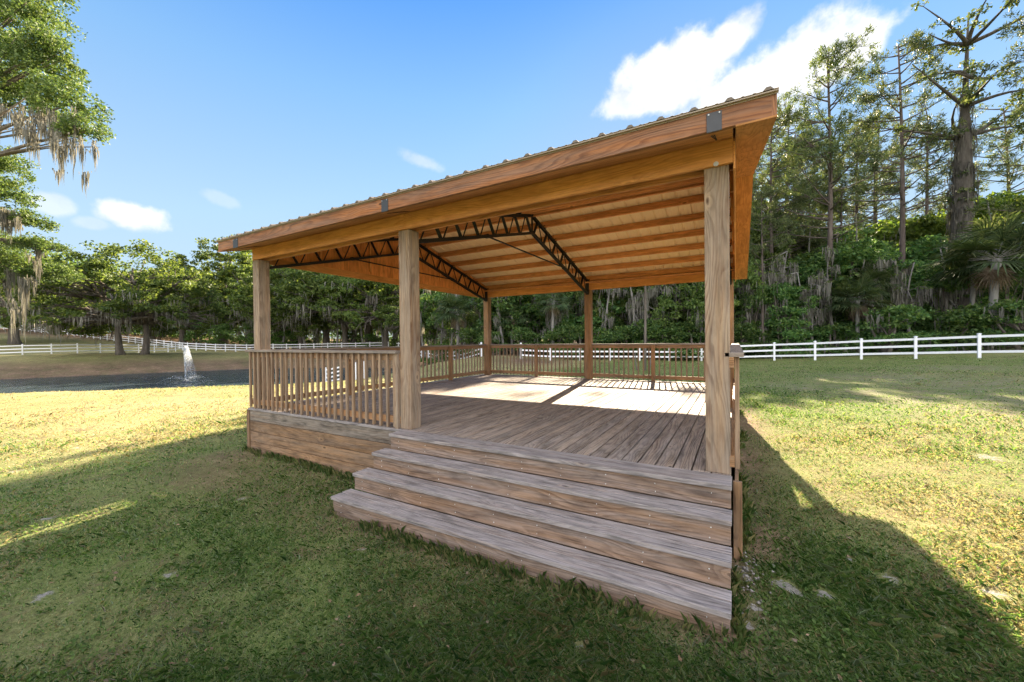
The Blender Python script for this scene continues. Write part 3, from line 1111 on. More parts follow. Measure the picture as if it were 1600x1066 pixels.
xy = lambda x, d: tuple(at(x, 540, d)[:2])
fence('white three-rail fence running along the far lawn right of the pavilion',
      [(20.5, 23.2), (16.3, 25.3), (11.2, 28.16), (8.79, 29.4), (6.5, 30.2), (4.39, 31.2), (2.13, 32.0), (-3.9, 31.9), (-8.6, 29.5), (-12.8, 27.0), (-15.6, 25.2)])
fence('white fence seen through the far railing, left of the corner post',
      [xy(752, 37), xy(727, 41), xy(683, 47), xy(640, 56), xy(600, 66)])
fence('long white fence climbing the hill at far left behind the oaks',
      [xy(-160, 104), xy(0, 95), xy(40, 92), xy(100, 88), xy(200, 80), xy(300, 72), xy(380, 68), xy(470, 67), xy(600, 66)])
fence('lower white fence on the far bank beyond the pond',
      [xy(-260, 46), xy(-100, 47.5), xy(0, 49.5), xy(100, 53), xy(190, 59), xy(261, 66), xy(285, 71)])
fence('short white gate panel seen through the near railing balusters',
      [xy(508, 30), xy(532, 30)], spacing=1.2, name='gate_panel', rails=((1.1, 1.22), (.8, .92), (.5, .62), (.2, .32)))
fence('single stretch of white fence beside the gate panel, through the balusters',
      [xy(568, 30.3), xy(556, 30.2)], spacing=.7, name='gate_panel')

# ------------------------------------------------------------------ vegetation
LF = {}
LF['oak'] = leaf_mat('oak_leaves', [(0.045, 0.08, 0.024), (0.085, 0.135, 0.036), (0.13, 0.185, 0.048), (0.19, 0.24, 0.07)], .45)
LF['oak_near'] = leaf_mat('near_oak_leaves', [(0.045, 0.075, 0.024), (0.075, 0.12, 0.036), (0.115, 0.16, 0.052), (0.165, 0.20, 0.075)], .36)
LF['bush'] = leaf_mat('bush_leaves', [(0.035, 0.08, 0.026), (0.07, 0.14, 0.042), (0.11, 0.19, 0.055), (0.18, 0.25, 0.075)], .45)
LF['bright'] = leaf_mat('bright_leaves', [(0.055, 0.10, 0.022), (0.095, 0.16, 0.032), (0.145, 0.21, 0.042), (0.20, 0.26, 0.065)], .5)
LF['pine'] = leaf_mat('pine_needles', [(0.04, 0.065, 0.026), (0.075, 0.105, 0.042), (0.11, 0.14, 0.055), (0.17, 0.19, 0.085)], .35)
LF['palm'] = leaf_mat('palm_fronds', [(0.03, 0.055, 0.022), (0.055, 0.09, 0.035), (0.08, 0.12, 0.05), (0.13, 0.15, 0.07)], .35, .65)
LF['deadfrond'] = leaf_mat('dry_fronds', [(0.12, 0.085, 0.05), (0.2, 0.15, 0.10), (0.28, 0.22, 0.15)], .3)
LF['moss'] = leaf_mat('hanging_moss', [(0.13, 0.125, 0.11), (0.20, 0.19, 0.165), (0.28, 0.265, 0.23)], .35, .9, 1.0, .85)
LF['moss_dark'] = leaf_mat('dull_moss', [(0.06, 0.056, 0.048), (0.10, 0.095, 0.082), (0.15, 0.14, 0.12)], .25, .9, 1.0, .85)
LF['far'] = leaf_mat('wood_leaves', [(0.026, 0.055, 0.02), (0.055, 0.10, 0.033), (0.10, 0.15, 0.045)], .4)
BK = bark_mat('grey_bark', (0.075, 0.062, 0.052), (0.19, 0.165, 0.14))
BK_DARK = bark_mat('dark_mossy_bark', (0.05, 0.043, 0.038), (0.135, 0.12, 0.105))
BK_PINE = bark_mat('pine_bark', (0.06, 0.046, 0.04), (0.16, 0.13, 0.115), 4)
BK_PALE = bark_mat('pale_bark', (0.13, 0.12, 0.11), (0.30, 0.285, 0.265), 4)


def unit(v):
    return v / (np.linalg.norm(v, axis=-1, keepdims=True) + 1e-9)


def cards(C, L, Wd, up_bias=.5, axis=None):
    """leaf diamonds at C; L, Wd lengths and widths (arrays)"""
    n = len(C)
    nrm = unit(rng.normal(0, 1, (n, 3)) + np.array([0, 0, up_bias]))
    a_ = axis if axis is not None else unit(np.cross(nrm, rng.normal(0, 1, (n, 3))))
    if axis is not None:
        nrm = unit(np.cross(a_, rng.normal(0, 1, (n, 3))))
    b_ = np.cross(nrm, a_)
    L, Wd = np.broadcast_to(L, (n,))[:, None], np.broadcast_to(Wd, (n,))[:, None]
    fold = nrm * Wd * .25
    V = np.stack([C - a_ * L / 2, C + b_ * Wd / 2 + fold - a_ * L * .08, C + a_ * L / 2, C - b_ * Wd / 2 + fold - a_ * L * .08], 1).reshape(-1, 3)
    Q = np.arange(n * 4).reshape(-1, 4)
    return V, Q


def clumps(K, R, per, size, flat=.6, up=.5):
    """K clump centres with radii R -> leaf cards"""
    n = len(K) * per
    c = np.repeat(K, per, 0)
    r = np.repeat(R, per)
    d = unit(rng.normal(0, 1, (n, 3))) * (rng.random((n, 1)) ** .45)
    C = c + d * r[:, None] * np.array([1, 1, flat])
    L = size * rng.uniform(.7, 1.4, n)
    return cards(C, L, L * rng.uniform(.45, .7, n), up)


def lobe_clumps(lobes, n, shell=.65, gap=.25):
    """clump centres spread over the upper shells of ellipsoid lobes, leaving gaps"""
    out, rad = [], []
    w = np.array([l[3] ** 2 for l in lobes])
    w = w / w.sum()
    gaps = [unit(rng.normal(0, 1, 3)) for _ in range(6)]
    while len(out) < n:
        l = lobes[rng.choice(len(lobes), p=w)]
        d = unit(rng.normal(0, 1, 3))
        if d[2] < -.45:
            continue
        if any(d @ g > .93 for g in gaps) and rng.random() < gap * 3:
            continue
        r = shell + (1 - shell) * rng.random() + rng.normal(0, .06)
        out.append(np.array(l[:3]) + d * r * np.array([l[3], l[3], l[4]]))
        rad.append(.10 * l[3] + .22 + .3 * rng.random())
    return np.array(out), np.array(rad)


def ribbons(P, L, w=.06, sway=.12):
    """hanging moss: each strand is a tapering ribbon of three pieces"""
    n = len(P)
    az = rng.random(n) * 6.283
    side = np.stack([np.cos(az), np.sin(az), np.zeros(n)], -1)
    rows = []
    x = P.copy()
    for k, f_ in enumerate((1.0, .95, .6, .06)):
        rows.append(x - side * (w * f_)[:, None] / 2)
        rows.append(x + side * (w * f_)[:, None] / 2)
        x = x + np.stack([rng.normal(0, sway, n) * L * .25, rng.normal(0, sway, n) * L * .25, -L / 3], -1)
    V = np.stack(rows, 1).reshape(-1, 3)
    q = np.array([[0, 1, 3, 2], [2, 3, 5, 4], [4, 5, 7, 6]])
    Q = (np.arange(n)[:, None, None] * 8 + q[None]).reshape(-1, 4)
    return V, Q


def moss_mesh(anchors, per=14, Lr=(.5, 1.8), spread=.3, w=.05):
    n = len(anchors) * per
    P = np.repeat(anchors, per, 0) + rng.normal(0, 1, (n, 3)) * np.array([spread, spread, spread * .4])
    Lb = np.repeat(rng.uniform(Lr[0], Lr[1], len(anchors)), per)
    L = Lb * rng.uniform(.35, 1.0, n)
    V, Q = ribbons(P, L, w * rng.uniform(.5, 1.5, n))
    return np_mesh('moss', V, Q, LF['moss'])


def curve(p0, p1, bend, k=6):
    p0, p1 = np.array(p0, float), np.array(p1, float)
    t_ = np.linspace(0, 1, k)[:, None]
    mid = (p0 + p1) / 2 + np.array(bend)
    return (1 - t_) ** 2 * p0 + 2 * t_ * (1 - t_) * mid + t_ ** 2 * p1


def oak_kind(h=13, r=8.5, nclump=300, per=55, leaf=.24, lobes_n=14, low=.12, trunks=1, moss=60, mat='oak', seed=0):
    lobes = [(0, 0, h * .72, r * .55, h * .26)]
    for k in range(lobes_n):
        a_ = 6.283 * k / lobes_n + rng.uniform(-.3, .3)
        q = r * rng.uniform(.5, .68)
        lobes.append((q * math.cos(a_), q * math.sin(a_), h * rng.uniform(low + .12, .68), r * rng.uniform(.30, .44), h * rng.uniform(.14, .22)))
    for k in range(10):
        a_ = 6.283 * k / 10 + rng.uniform(-.3, .3)
        q = r * rng.uniform(.68, .88)
        lobes.append((q * math.cos(a_), q * math.sin(a_), h * rng.uniform(low + .08, low + .24), r * rng.uniform(.17, .26), h * rng.uniform(.09, .14)))
    tb = MB()
    for t_ in range(trunks):
        bx, by = (0, 0) if trunks == 1 else (rng.uniform(-.3, .3), (t_ - .5) * 1.6)
        fork = np.array([bx * 1.2, by * 1.2, h * .27])
        tb.tube(curve((bx, by, -.4), fork, (rng.normal(0, .2), rng.normal(0, .2), 0), 5), np.array([.7, .46, .4, .37, .35]) / trunks ** .6, 9)
        for l in lobes:
            tip = np.array(l[:3]) + rng.normal(0, .3, 3)
            P = curve(fork, tip, (rng.normal(0, .5), rng.normal(0, .5), rng.uniform(.3, 2.0)), 6)
            tb.tube(P, np.linspace(.19, .05, 6), 6)
            for _ in range(4):
                e = np.array(l[:3]) + unit(rng.normal(0, 1, 3)) * np.array([l[3], l[3], l[4]]) * .8
                tb.tube(curve(P[3], e, rng.normal(0, .3, 3), 4), [.08, .06, .04, .02], 4)
    K, R = lobe_clumps(lobes, nclump)
    V, Q = clumps(K, R, per, leaf)
    crown = np_mesh('crown', V, Q, LF[mat])
    low_k = K[np.argsort(K[:, 2])[: int(len(K) * .6)]]
    anchors = low_k[rng.choice(len(low_k), moss)] - np.array([0, 0, .2]) if moss else None
    ms = moss_mesh(anchors, 16, (.6, 2.4), .35, .07) if moss else None
    tme = tb.build('trunk', BK, None, smooth=True)
    td = tme.data
    bpy.data.objects.remove(tme)
    return dict(trunk=td, crown=crown, moss=ms)


def pine_kind(h=24, low=.42, nb=42, reach=3.6, lean=.5):
    tb = MB()
    top = np.array([lean, lean * .4, h])
    spine = curve((0, 0, -.4), top, (rng.normal(0, .4), rng.normal(0, .4), 0), 10)
    tb.tube(spine, np.linspace(.26, .05, 10), 8)
    C, AX = [], []
    for b in range(nb):
        f_ = low + (1 - low) * (b + rng.random()) / nb
        i = f_ * 9
        k = min(int(i), 8)
        p = spine[k] + (spine[k + 1] - spine[k]) * (i - k)
        a_ = rng.random() * 6.283
        ln = reach * (1.12 - .75 * ((f_ - low) / (1 - low)) ** 1.5) * rng.uniform(.55, 1.1)
        tip = p + np.array([math.cos(a_) * ln, math.sin(a_) * ln, ln * rng.uniform(.1, .65)])
        bp = curve(p, tip, (0, 0, -ln * .12), 5)
        tb.tube(bp, [.07, .055, .045, .03, .018], 4, False)
        if f_ < low + .12 and rng.random() < .5:
            continue
        for q in range(7):
            s = rng.uniform(.45, 1.0)
            j = s * 4
            kk = min(int(j), 3)
            o = bp[kk] + (bp[kk + 1] - bp[kk]) * (j - kk)
            e = o + (unit(rng.normal(0, 1, 3)) + unit(tip - p) * .8) * rng.uniform(.25, .85) * (reach / 3.6)
            tb.tube([o, e], [.018, .01], 3, False)
            m_ = 34
            d = unit(rng.normal(0, .75, (m_, 3)) + unit(e - o) * .6 + np.array([0, 0, .25]))
            C.append(e + d * .15 + rng.normal(0, .14, (m_, 3)))
            AX.append(d)
    C, AX = np.vstack(C), np.vstack(AX)
    n = len(C)
    V, Q = cards(C, rng.uniform(.22, .42, n), rng.uniform(.04, .08, n), 0, AX)
    td = tb.build('trunk', BK_PINE, None, smooth=True)
    me_ = td.data
    bpy.data.objects.remove(td)
    return dict(trunk=me_, crown=np_mesh('crown', V, Q, LF['pine']), moss=None)


def bushy_kind(h=8, r=3.2, nclump=170, per=50, leaf=.2, mat='bush', moss=12, base=.06):
    """understorey tree leafed almost to the ground"""
    lobes = []
    for k in range(11):
        f_ = rng.uniform(base, .88)
        a_ = rng.random() * 6.283
        q = r * rng.uniform(.2, .75) * (1.1 - f_ * .6)
        lobes.append((q * math.cos(a_), q * math.sin(a_), h * f_, r * rng.uniform(.3, .5), h * rng.uniform(.08, .15)))
    lobes.append((0, 0, h * .85, r * .45, h * .13))
    tb = MB()
    for t_ in range(3):
        e = (rng.normal(0, r * .3), rng.normal(0, r * .3), h * rng.uniform(.6, .85))
        tb.tube(curve((rng.normal(0, .15), rng.normal(0, .15), -.3), e, (rng.normal(0, .3), rng.normal(0, .3), 0), 6), np.linspace(.11, .02, 6), 6)
    for l in lobes:
        tb.tube(curve((0, 0, l[2] * .55), l[:3], (0, 0, .2), 4), [.05, .04, .03, .015], 4)
    K, R = lobe_clumps(lobes, nclump, .5)
    V, Q = clumps(K, R, per, leaf)
    td = tb.build('trunk', BK, None, smooth=True)
    me_ = td.data
    bpy.data.objects.remove(td)
    ms = moss_mesh(K[rng.choice(len(K), moss)] - np.array([0, 0, .2]), 14, (.5, 1.6), .3, .06) if moss else None
    return dict(trunk=me_, crown=np_mesh('crown', V, Q, LF[mat]), moss=ms)


def palm_kind(h=6.0, frond=1.5, nf=34, dead=12):
    tb = MB()
    P = curve((0, 0, -.3), (rng.normal(0, .2), rng.normal(0, .2), h), (rng.normal(0, .15), 0, 0), 7)
    tb.tube(P, [.2, .15, .14, .14, .14, .15, .17], 9)
    top = P[-1]

    def fans(count, droop0, droop1, scale):
        rows_v, rows_q = [], []
        for k in range(count):
            a_ = rng.random() * 6.283
            el = rng.uniform(droop0, droop1)
            d = np.array([math.cos(a_) * math.cos(el), math.sin(a_) * math.cos(el), math.sin(el)])
            pl = frond * rng.uniform(.6, .95) * scale
            hub = top + d * pl
            tb.tube([top + d * .1, hub], [.02, .012], 4, False)
            side = unit(np.cross(d, (0, 0, 1.0)) + rng.normal(0, .15, 3))
            nb = 26
            for j in range(nb):
                th = (j / (nb - 1) - .5) * 4.4
                bd = unit(d * math.cos(th) + side * math.sin(th))
                ln = frond * scale * (.95 - .3 * abs(th) / 2.2) * rng.uniform(.85, 1.1)
                nn = unit(np.cross(bd, np.cross(d, side)) + rng.normal(0, .2, 3))
                m_ = hub + bd * ln * .55
                tip = hub + bd * ln + np.array([0, 0, -ln * rng.uniform(.15, .4)])
                w_ = .035 * scale
                rows_q.append([len(rows_v) + q for q in (0, 1, 3, 2)])
                rows_q.append([len(rows_v) + q for q in (2, 3, 5, 4)])
                rows_v += [hub - nn * .01, hub + nn * .01, m_ - nn * w_, m_ + nn * w_, tip - nn * .004, tip + nn * .004]
        return np.array(rows_v), np.array(rows_q)
    V, Q = fans(nf, -.5, 1.35, 1.0)
    crown = np_mesh('fronds', V, Q, LF['palm'])
    dm = None
    if dead:
        V, Q = fans(dead, -1.45, -1.0, .6)
        dm = np_mesh('dry_fronds', V, Q, LF['deadfrond'])
    td = tb.build('trunk', BK_PALE, None, smooth=True)
    me_ = td.data
    bpy.data.objects.remove(td)
    return dict(trunk=me_, crown=crown, moss=dm)


def mossy_trunk_kind(h=24):
    """old tall tree, bare thick trunk wrapped in moss and vines, thin broken crown"""
    tb = MB()
    spine = curve((0, 0, -.4), (.5, 0, h), (-.2, 0, 0), 12)
    tb.tube(spine, [1.0, .8, .66, .6, .56, .53, .5, .4, .22, .14, .09, .04], 10)
    C = []
    for b in range(20):
        f_ = rng.uniform(.62, 1.0)
        p = spine[min(int(f_ * 11), 11)]
        a_ = rng.random() * 6.283
        ln = rng.uniform(2, 5.2)
        tip = p + np.array([math.cos(a_) * ln, math.sin(a_) * ln, ln * rng.uniform(-.05, .75)])
        bp = curve(p, tip, rng.normal(0, .5, 3), 6)
        tb.tube(bp, np.linspace(.15, .02, 6), 5, False)
        for q in range(5):
            o = bp[rng.integers(2, 6)]
            e = o + unit(rng.normal(0, 1, 3)) * rng.uniform(.3, .9)
            tb.tube([o, e], [.025, .01], 3, False)
            C.append(e)
    C = np.array(C)
    V, Q = clumps(C, np.full(len(C), .4), 26, .22)
    th = rng.random(420) * 6.283
    zz = rng.uniform(2, h * .8, 420)
    kz = np.clip(zz / h * 11, 0, 10.99)
    sp = spine[kz.astype(int)] + (spine[np.minimum(kz.astype(int) + 1, 11)] - spine[kz.astype(int)]) * (kz % 1)[:, None]
    rr2 = np.interp(kz, range(12), [1.0, .8, .66, .6, .56, .53, .5, .4, .22, .14, .09, .04]) + .05
    A = np.stack([sp[:, 0] + np.cos(th) * rr2, sp[:, 1] + np.sin(th) * rr2, zz], -1)
    A = A[rng.random(420) < np.clip(1.5 - zz / h * 1.6, .1, 1)]
    ms = moss_mesh(A, 8, (.3, 1.5), .13, .055)
    ms.materials[0] = LF['moss_dark']
    V2, Q2 = clumps(A[rng.choice(len(A), 60)], np.full(60, .45), 24, .2)
    crown = np_mesh('crown', np.vstack([V, V2]), np.vstack([Q, Q2 + len(V)]), LF['pine'])
    td = tb.build('trunk', BK_DARK, None, smooth=True)
    me_ = td.data
    bpy.data.objects.remove(td)
    return dict(trunk=me_, crown=crown, moss=ms)


KINDS = {}
reseed(11)
KINDS['oak'] = [oak_kind(13, 8.5, 560, 64, .27), oak_kind(12, 7.5, 520, 64, .27, trunks=2)]
reseed(12)
KINDS['oak_bright'] = [oak_kind(12, 7, 420, 60, .25, mat='bright', moss=50)]
reseed(13)
KINDS['tall_oak'] = [oak_kind(17, 6.5, 460, 64, .29, low=.1, moss=70), oak_kind(16, 6, 440, 64, .29, low=.1, moss=60)]
reseed(14)
KINDS['pine'] = [pine_kind(25, .45, 46), pine_kind(26, .5, 40, 3.2, -.6), pine_kind(24, .38, 50, 3.9, .2)]
reseed(15)
KINDS['bush'] = [bushy_kind(8, 3.3), bushy_kind(7, 3.6), bushy_kind(9.5, 3.2)]
reseed(16)
KINDS['bright'] = [bushy_kind(9, 3.6, 170, 50, .22, 'bright', 6), bushy_kind(11, 4.0, 190, 50, .24, 'bright', 8, .2)]
reseed(17)
KINDS['shrub'] = [bushy_kind(3.2, 2.3, 90, 50, .17, 'bush', 4, .04), bushy_kind(2.6, 2.0, 80, 50, .16, 'bush', 3, .04)]
reseed(18)
KINDS['palm'] = [palm_kind(6.0, 1.4, 40, 7), palm_kind(4.6, 1.5, 44, 6)]
reseed(19)
KINDS['mossy'] = [mossy_trunk_kind()]


def snag_kind(h=8):
    tb = MB()
    A = []
    P = curve((0, 0, -.3), (rng.normal(0, .8), rng.normal(0, .8), h), rng.normal(0, .7, 3), 8)
    tb.tube(P, np.linspace(.17, .03, 8), 7)
    for b in range(9):
        p = P[rng.integers(3, 8)]
        e = p + unit(rng.normal(0, 1, 3) + np.array([0, 0, .5])) * rng.uniform(.7, 2.4)
        Q_ = curve(p, e, rng.normal(0, .35, 3), 5)
        tb.tube(Q_, [.05, .04, .03, .02, .01], 4, False)
        A += [Q_[2], Q_[3], Q_[4]]
    ms = moss_mesh(np.array(A), 12, (.5, 2.0), .16, .07)
    V, Q = clumps(np.array(A)[::2], np.full(len(A[::2]), .35), 22, .17)
    td = tb.build('trunk', BK_PALE, None, smooth=True)
    me_ = td.data
    bpy.data.objects.remove(td)
    return dict(trunk=me_, crown=np_mesh('crown', V, Q, LF['oak']), moss=ms)


reseed(20)
reseed(28)
KINDS['thin'] = [oak_kind(22, 5.5, 105, 42, .24, lobes_n=9, low=.42, moss=0)]
KINDS['snag'] = [snag_kind(8), snag_kind(7.5), snag_kind(9)]
NAMES = {'oak': 'oak_tree', 'oak_bright': 'oak_tree', 'tall_oak': 'oak_tree', 'pine': 'pine_tree', 'bush': 'understory_tree', 'bright': 'understory_tree', 'shrub': 'shrub', 'palm': 'palm_tree', 'mossy': 'mossy_tree', 'snag': 'bare_tree', 'thin': 'oak_tree'}
CATS = {'oak': 'tree', 'oak_bright': 'tree', 'tall_oak': 'tree', 'pine': 'pine tree', 'bush': 'tree', 'bright': 'tree', 'shrub': 'shrub', 'palm': 'palm tree', 'mossy': 'tree', 'snag': 'tree', 'thin': 'tree'}
BASEH = {'oak': (13, 12), 'oak_bright': (12,), 'tall_oak': (17, 16), 'pine': (25, 26, 24), 'bush': (8, 7, 9.5), 'bright': (9, 11), 'shrub': (3.2, 2.6), 'palm': (7.4, 6.0), 'mossy': (24,), 'snag': (8, 7.5, 9), 'thin': (22,)}


def tree(kind, x, d, h, label, var=None, group=None, rz=None, xyloc=None, wide=1.0):
    v = var if var is not None else int(rng.integers(len(KINDS[kind])))
    v %= len(KINDS[kind])
    K = KINDS[kind][v]
    p = at(x, 540, d) if xyloc is None else xyloc
    s = h / BASEH[kind][v]
    o = thing(NAMES[kind], label, CATS[kind], (p[0], p[1], gz(p[0], p[1])), rng.random() * 6.283 if rz is None else rz, group, (s * wide, s * wide, s))
    link('trunk', K['trunk'], o)
    link('fronds' if kind == 'palm' else 'crown', K['crown'], o)
    if K['moss'] is not None:
        m_ = link('dry_fronds' if kind == 'palm' else 'hanging_moss', K['moss'], o)
        tag(m_, kind='stuff' if kind != 'palm' else None)
    return o


reseed(21)
# --- right of the pavilion, near to far
tree('pine', 1290, 34, 25.5, 'tall pine with dense twin-forked crown, second bare trunk right of the roof', 2)
tree('pine', 1212, 37, 22.5, 'slim pine with sparse crown rising just right of the roof edge', 0)
tree('pine', 1192, 33, 14.5, 'thin dead-branched pine trunk closest to the roof edge', 1)
tree('pine', 1405, 34, 26.5, 'tall straight pine with open layered crown midway along the right skyline', 0, rz=1.0)
tree('mossy', 1500, 32, 27, 'old leaning tree with thick moss-covered trunk at right', 0, rz=.3)
tree('pine', 1640, 27, 24, 'pale pine whose branches reach in at the top right corner', 2)
tree('pine', 1365, 45, 22, 'dark pine partly hidden behind the second tall pine', 1)
tree('pine', 1240, 46, 25, 'distant pine between the two nearest right-hand pines', 2)
tree('bright', 1545, 37, 15, 'bright yellow-green tree glowing behind the palm at right', 1, wide=1.25)
tree('bright', 1445, 39, 13, 'bright sunlit tree left of the moss-covered trunk', 0)
tree('bright', 1600, 34, 13, 'yellow-green tree at the right picture edge', 1)
tree('bush', 1340, 33, 10.5, 'dense dark green tree below the tall pine with forked crown', 2, wide=1.15)
tree('bush', 1275, 35, 8.5, 'shadowed understory tree right of the roof corner', 0)
tree('bush', 1225, 33, 6.5, 'dark leafy tree behind the fence next to the roof corner', 1)
tree('bush', 1175, 34, 7.5, 'dark leafy tree behind the nearest right-hand post', 2)
tree('bush', 1420, 34, 8, 'dark bushy tree under the layered pine', 1)
tree('bush', 1480, 31, 7, 'dark bushy tree at the foot of the moss-covered trunk', 0)
tree('bush', 1575, 28, 7, 'dark bushy tree below the large palm', 2)
for x, d, h, l in [(1250, 44, 13, 'sunlit tree filling the gap beside the roof corner'), (1320, 45, 13.5, 'sunlit tree behind the dense dark green tree'), (1385, 43, 14, 'sunlit tree behind the layered pine'), (1480, 44, 14.5, 'pale green tree behind the moss-covered trunk'), (1560, 45, 15.5, 'tall sunlit tree behind the large palm')]:
    tree('bright', x, d, h, l, None, wide=1.25)
for x, d, h, l in [(1300, 37, 10.5, 'green tree left of the dense dark green tree'), (1385, 37, 10, 'green tree right of the dense dark green tree'), (1210, 39, 10, 'green tree in the gap between the two nearest pines'), (1450, 36, 10.5, 'green tree between the layered pine and the moss-covered trunk'), (1610, 32, 10, 'green tree behind the large palm at the picture edge'), (1530, 36, 10.5, 'green tree right of the moss-covered trunk')]:
    tree('bush', x, d, h, l, None, wide=1.2)
for x, d, h, l in [(1205, 44, 17, 'upright oak filling the skyline beside the roof corner'), (1250, 46, 16.5, 'upright oak behind the two nearest right-hand pines'), (1335, 47, 14.5, 'upright oak between the forked pine and the layered pine'), (1430, 44, 14.5, 'upright oak right of the layered pine'), (1185, 40, 15, 'upright oak half hidden by the roof corner')]:
    tree('tall_oak', x, d, h, l, None, wide=.7)
for x, d, h, l, v in [(1330, 47, 26, 'far pine in the gap right of the forked pine', 0), (1452, 44, 25, 'far pine in the gap left of the moss-covered trunk', 2), (1562, 41, 24, 'pine with full crown right of the moss-covered trunk', 2), (1232, 50, 29, 'far pine topping the skyline beside the roof corner', 0), (1268, 48, 25, 'far pine left of the forked pine', 1), (1380, 50, 28, 'far pine just left of the layered pine', 2)]:
    tree('pine', x, d, h, l, v, wide=1.15)
tree('palm', 1545, 27, 8.2, 'large fan palm with broad blue-green fronds at right', 1, wide=1.1)
tree('palm', 1515, 29, 7.2, 'fan palm crowded against the moss-covered trunk', 0)
tree('palm', 1365, 31, 6.6, 'fan palm with drooping fronds below the dark green tree', 0)
tree('palm', 1340, 30.5, 5.6, 'short fan palm showing light green fronds low in the thicket', 1)
for i, (x, d, h) in enumerate([(1160, 32.5, 3.2), (1205, 33, 3.6), (1245, 32, 3.0), (1300, 31, 3.4), (1345, 30, 2.8), (1390, 28.5, 3.4), (1440, 27.5, 3.0), (1490, 26.5, 3.2), (1540, 26, 3.4), (1590, 25, 3.2), (1640, 24, 3.3)]):
    tree('shrub', x + rng.normal(0, 8), d + abs(rng.normal(0, .8)), h * rng.uniform(.5, 1.15), 'dark shrub pressing against the back of the right-hand fence', None, 'shrubs along the right-hand fence', wide=1.25)

reseed(22)
# --- behind the pavilion, seen under the roof
tree('palm', 862, 37, 6.4, 'cabbage palm with tall pale trunk seen under the roof between two posts', 0)
tree('palm', 716, 42, 7.0, 'fan palm left of the far corner post', 1)
tree('palm', 1075, 39, 6.8, 'fan palm seen under the roof near the nearest post', 1)
tree('palm', 800, 41, 5.2, 'short fan palm right of the far corner post', 1)
spec = [(440, 76, 20, 'tall_oak'), (470, 72, 19, 'tall_oak'), (510, 72, 21, 'tall_oak'), (545, 70, 18, 'oak'), (575, 69, 20, 'tall_oak'), (615, 66, 17, 'oak'), (680, 54, 12, 'bush'), (655, 58, 14, 'tall_oak'), (730, 48, 11, 'bush'), (775, 44, 9, 'bush'), (820, 43, 10, 'bush'),
        (880, 42, 9, 'bush'), (925, 42, 11, 'bush'), (965, 41, 9, 'bush'), (1010, 41, 10, 'bush'), (1050, 40, 9, 'bush'), (1100, 38, 9.5, 'bush'), (1135, 37, 9, 'bush')]
for x, d, h, k in spec:
    tree(k, x, d, h, 'shaded green tree of the wood seen under the pavilion roof', None, 'trees of the wood behind the pavilion', wide=1.15)
for x, d in [(690, 44), (735, 41), (770, 39), (815, 38), (850, 38.5), (890, 37), (930, 37), (975, 36.5), (1020, 36), (1060, 35.5), (1105, 35), (1135, 34.5), (620, 62), (580, 68), (540, 71), (495, 73), (455, 74)]:
    tree('shrub', x, d, rng.uniform(1.4, 3.8), 'low dark shrub at the edge of the wood behind the pavilion', None, 'shrubs at the edge of the wood', wide=1.3)
# the taller trees of that wood, tops behind the roof
for X, Y, h in [(-18.5, 43, 16), (-9.5, 42, 17.4), (-6, 43.5, 17.8), (-4.2, 38.5, 14), (-16.5, 46, 15)]:
    tree('oak', 0, 0, h, 'broad oak deep in the wood behind the pavilion', None, 'oaks deep in the wood', xyloc=(X, Y), wide=.75)
for X, Y, h in [(-14.4, 36.5, 21), (-13.9, 37.8, 22), (-15.8, 39.5, 23), (-14.4, 40.5, 23.5)]:
    tree('tall_oak', 0, 0, h, 'tallest tree of the wood, top hidden by the roof', None, 'tall trees of the wood', xyloc=(X, Y), wide=.36)
for X, Y, h in [(-3.2, 42.5, 17.5), (-1.2, 43, 17.8), (.6, 42, 16), (-2, 39, 14.5)]:
    tree('tall_oak', 0, 0, h, 'upright oak deep in the wood behind the nearest post', None, 'upright oaks deep in the wood', xyloc=(X, Y), wide=.62)
for x, d, h, l in [(1182, 42, 19, 'pine crowded behind the two nearest right-hand pines, leaning left'), (1206, 44, 20, 'dense pine rising behind the roof corner'), (1232, 40, 17, 'shorter full-crowned pine beside the roof corner'), (1262, 43, 18, 'full-crowned pine just left of the tall forked pine'), (1318, 41, 17, 'shorter pine right of the tall forked pine')]:
    tree('pine', x, d, h, l, 2, wide=1.2)
for x, d, h in [(1195, 33.5, 8), (1228, 34, 9), (1253, 33, 7), (1268, 32.5, 6), (1312, 32, 8), (1345, 32.5, 7), (1372, 31.5, 8), (1432, 30.5, 7), (1462, 31, 8), (1160, 34, 8)]:
    tree('snag', x, d, h, 'bare mossy trunk standing among the shrubs behind the right-hand fence', None, 'bare trunks behind the right-hand fence')
for x, d, h in [(665, 50, 9), (690, 46, 8), (700, 45, 9), (724, 43, 8), (745, 42, 7), (790, 40, 8), (870, 39, 7), (940, 38, 8), (982, 37.5, 8), (1008, 37, 7), (1046, 37, 8), (1090, 36, 8), (480, 70, 11), (525, 69, 10), (570, 68, 11), (600, 66, 10), (440, 73, 12)]:
    tree('snag', x, d, h, 'bare mossy trunk standing at the edge of the wood under the roof line', None, 'bare trunks of the wood behind the pavilion')
tree('thin', 0, 0, 23.5, 'thin-leaved tall oak in the wood behind the roof', 0, xyloc=(-9.2, 43.5), rz=0.4)
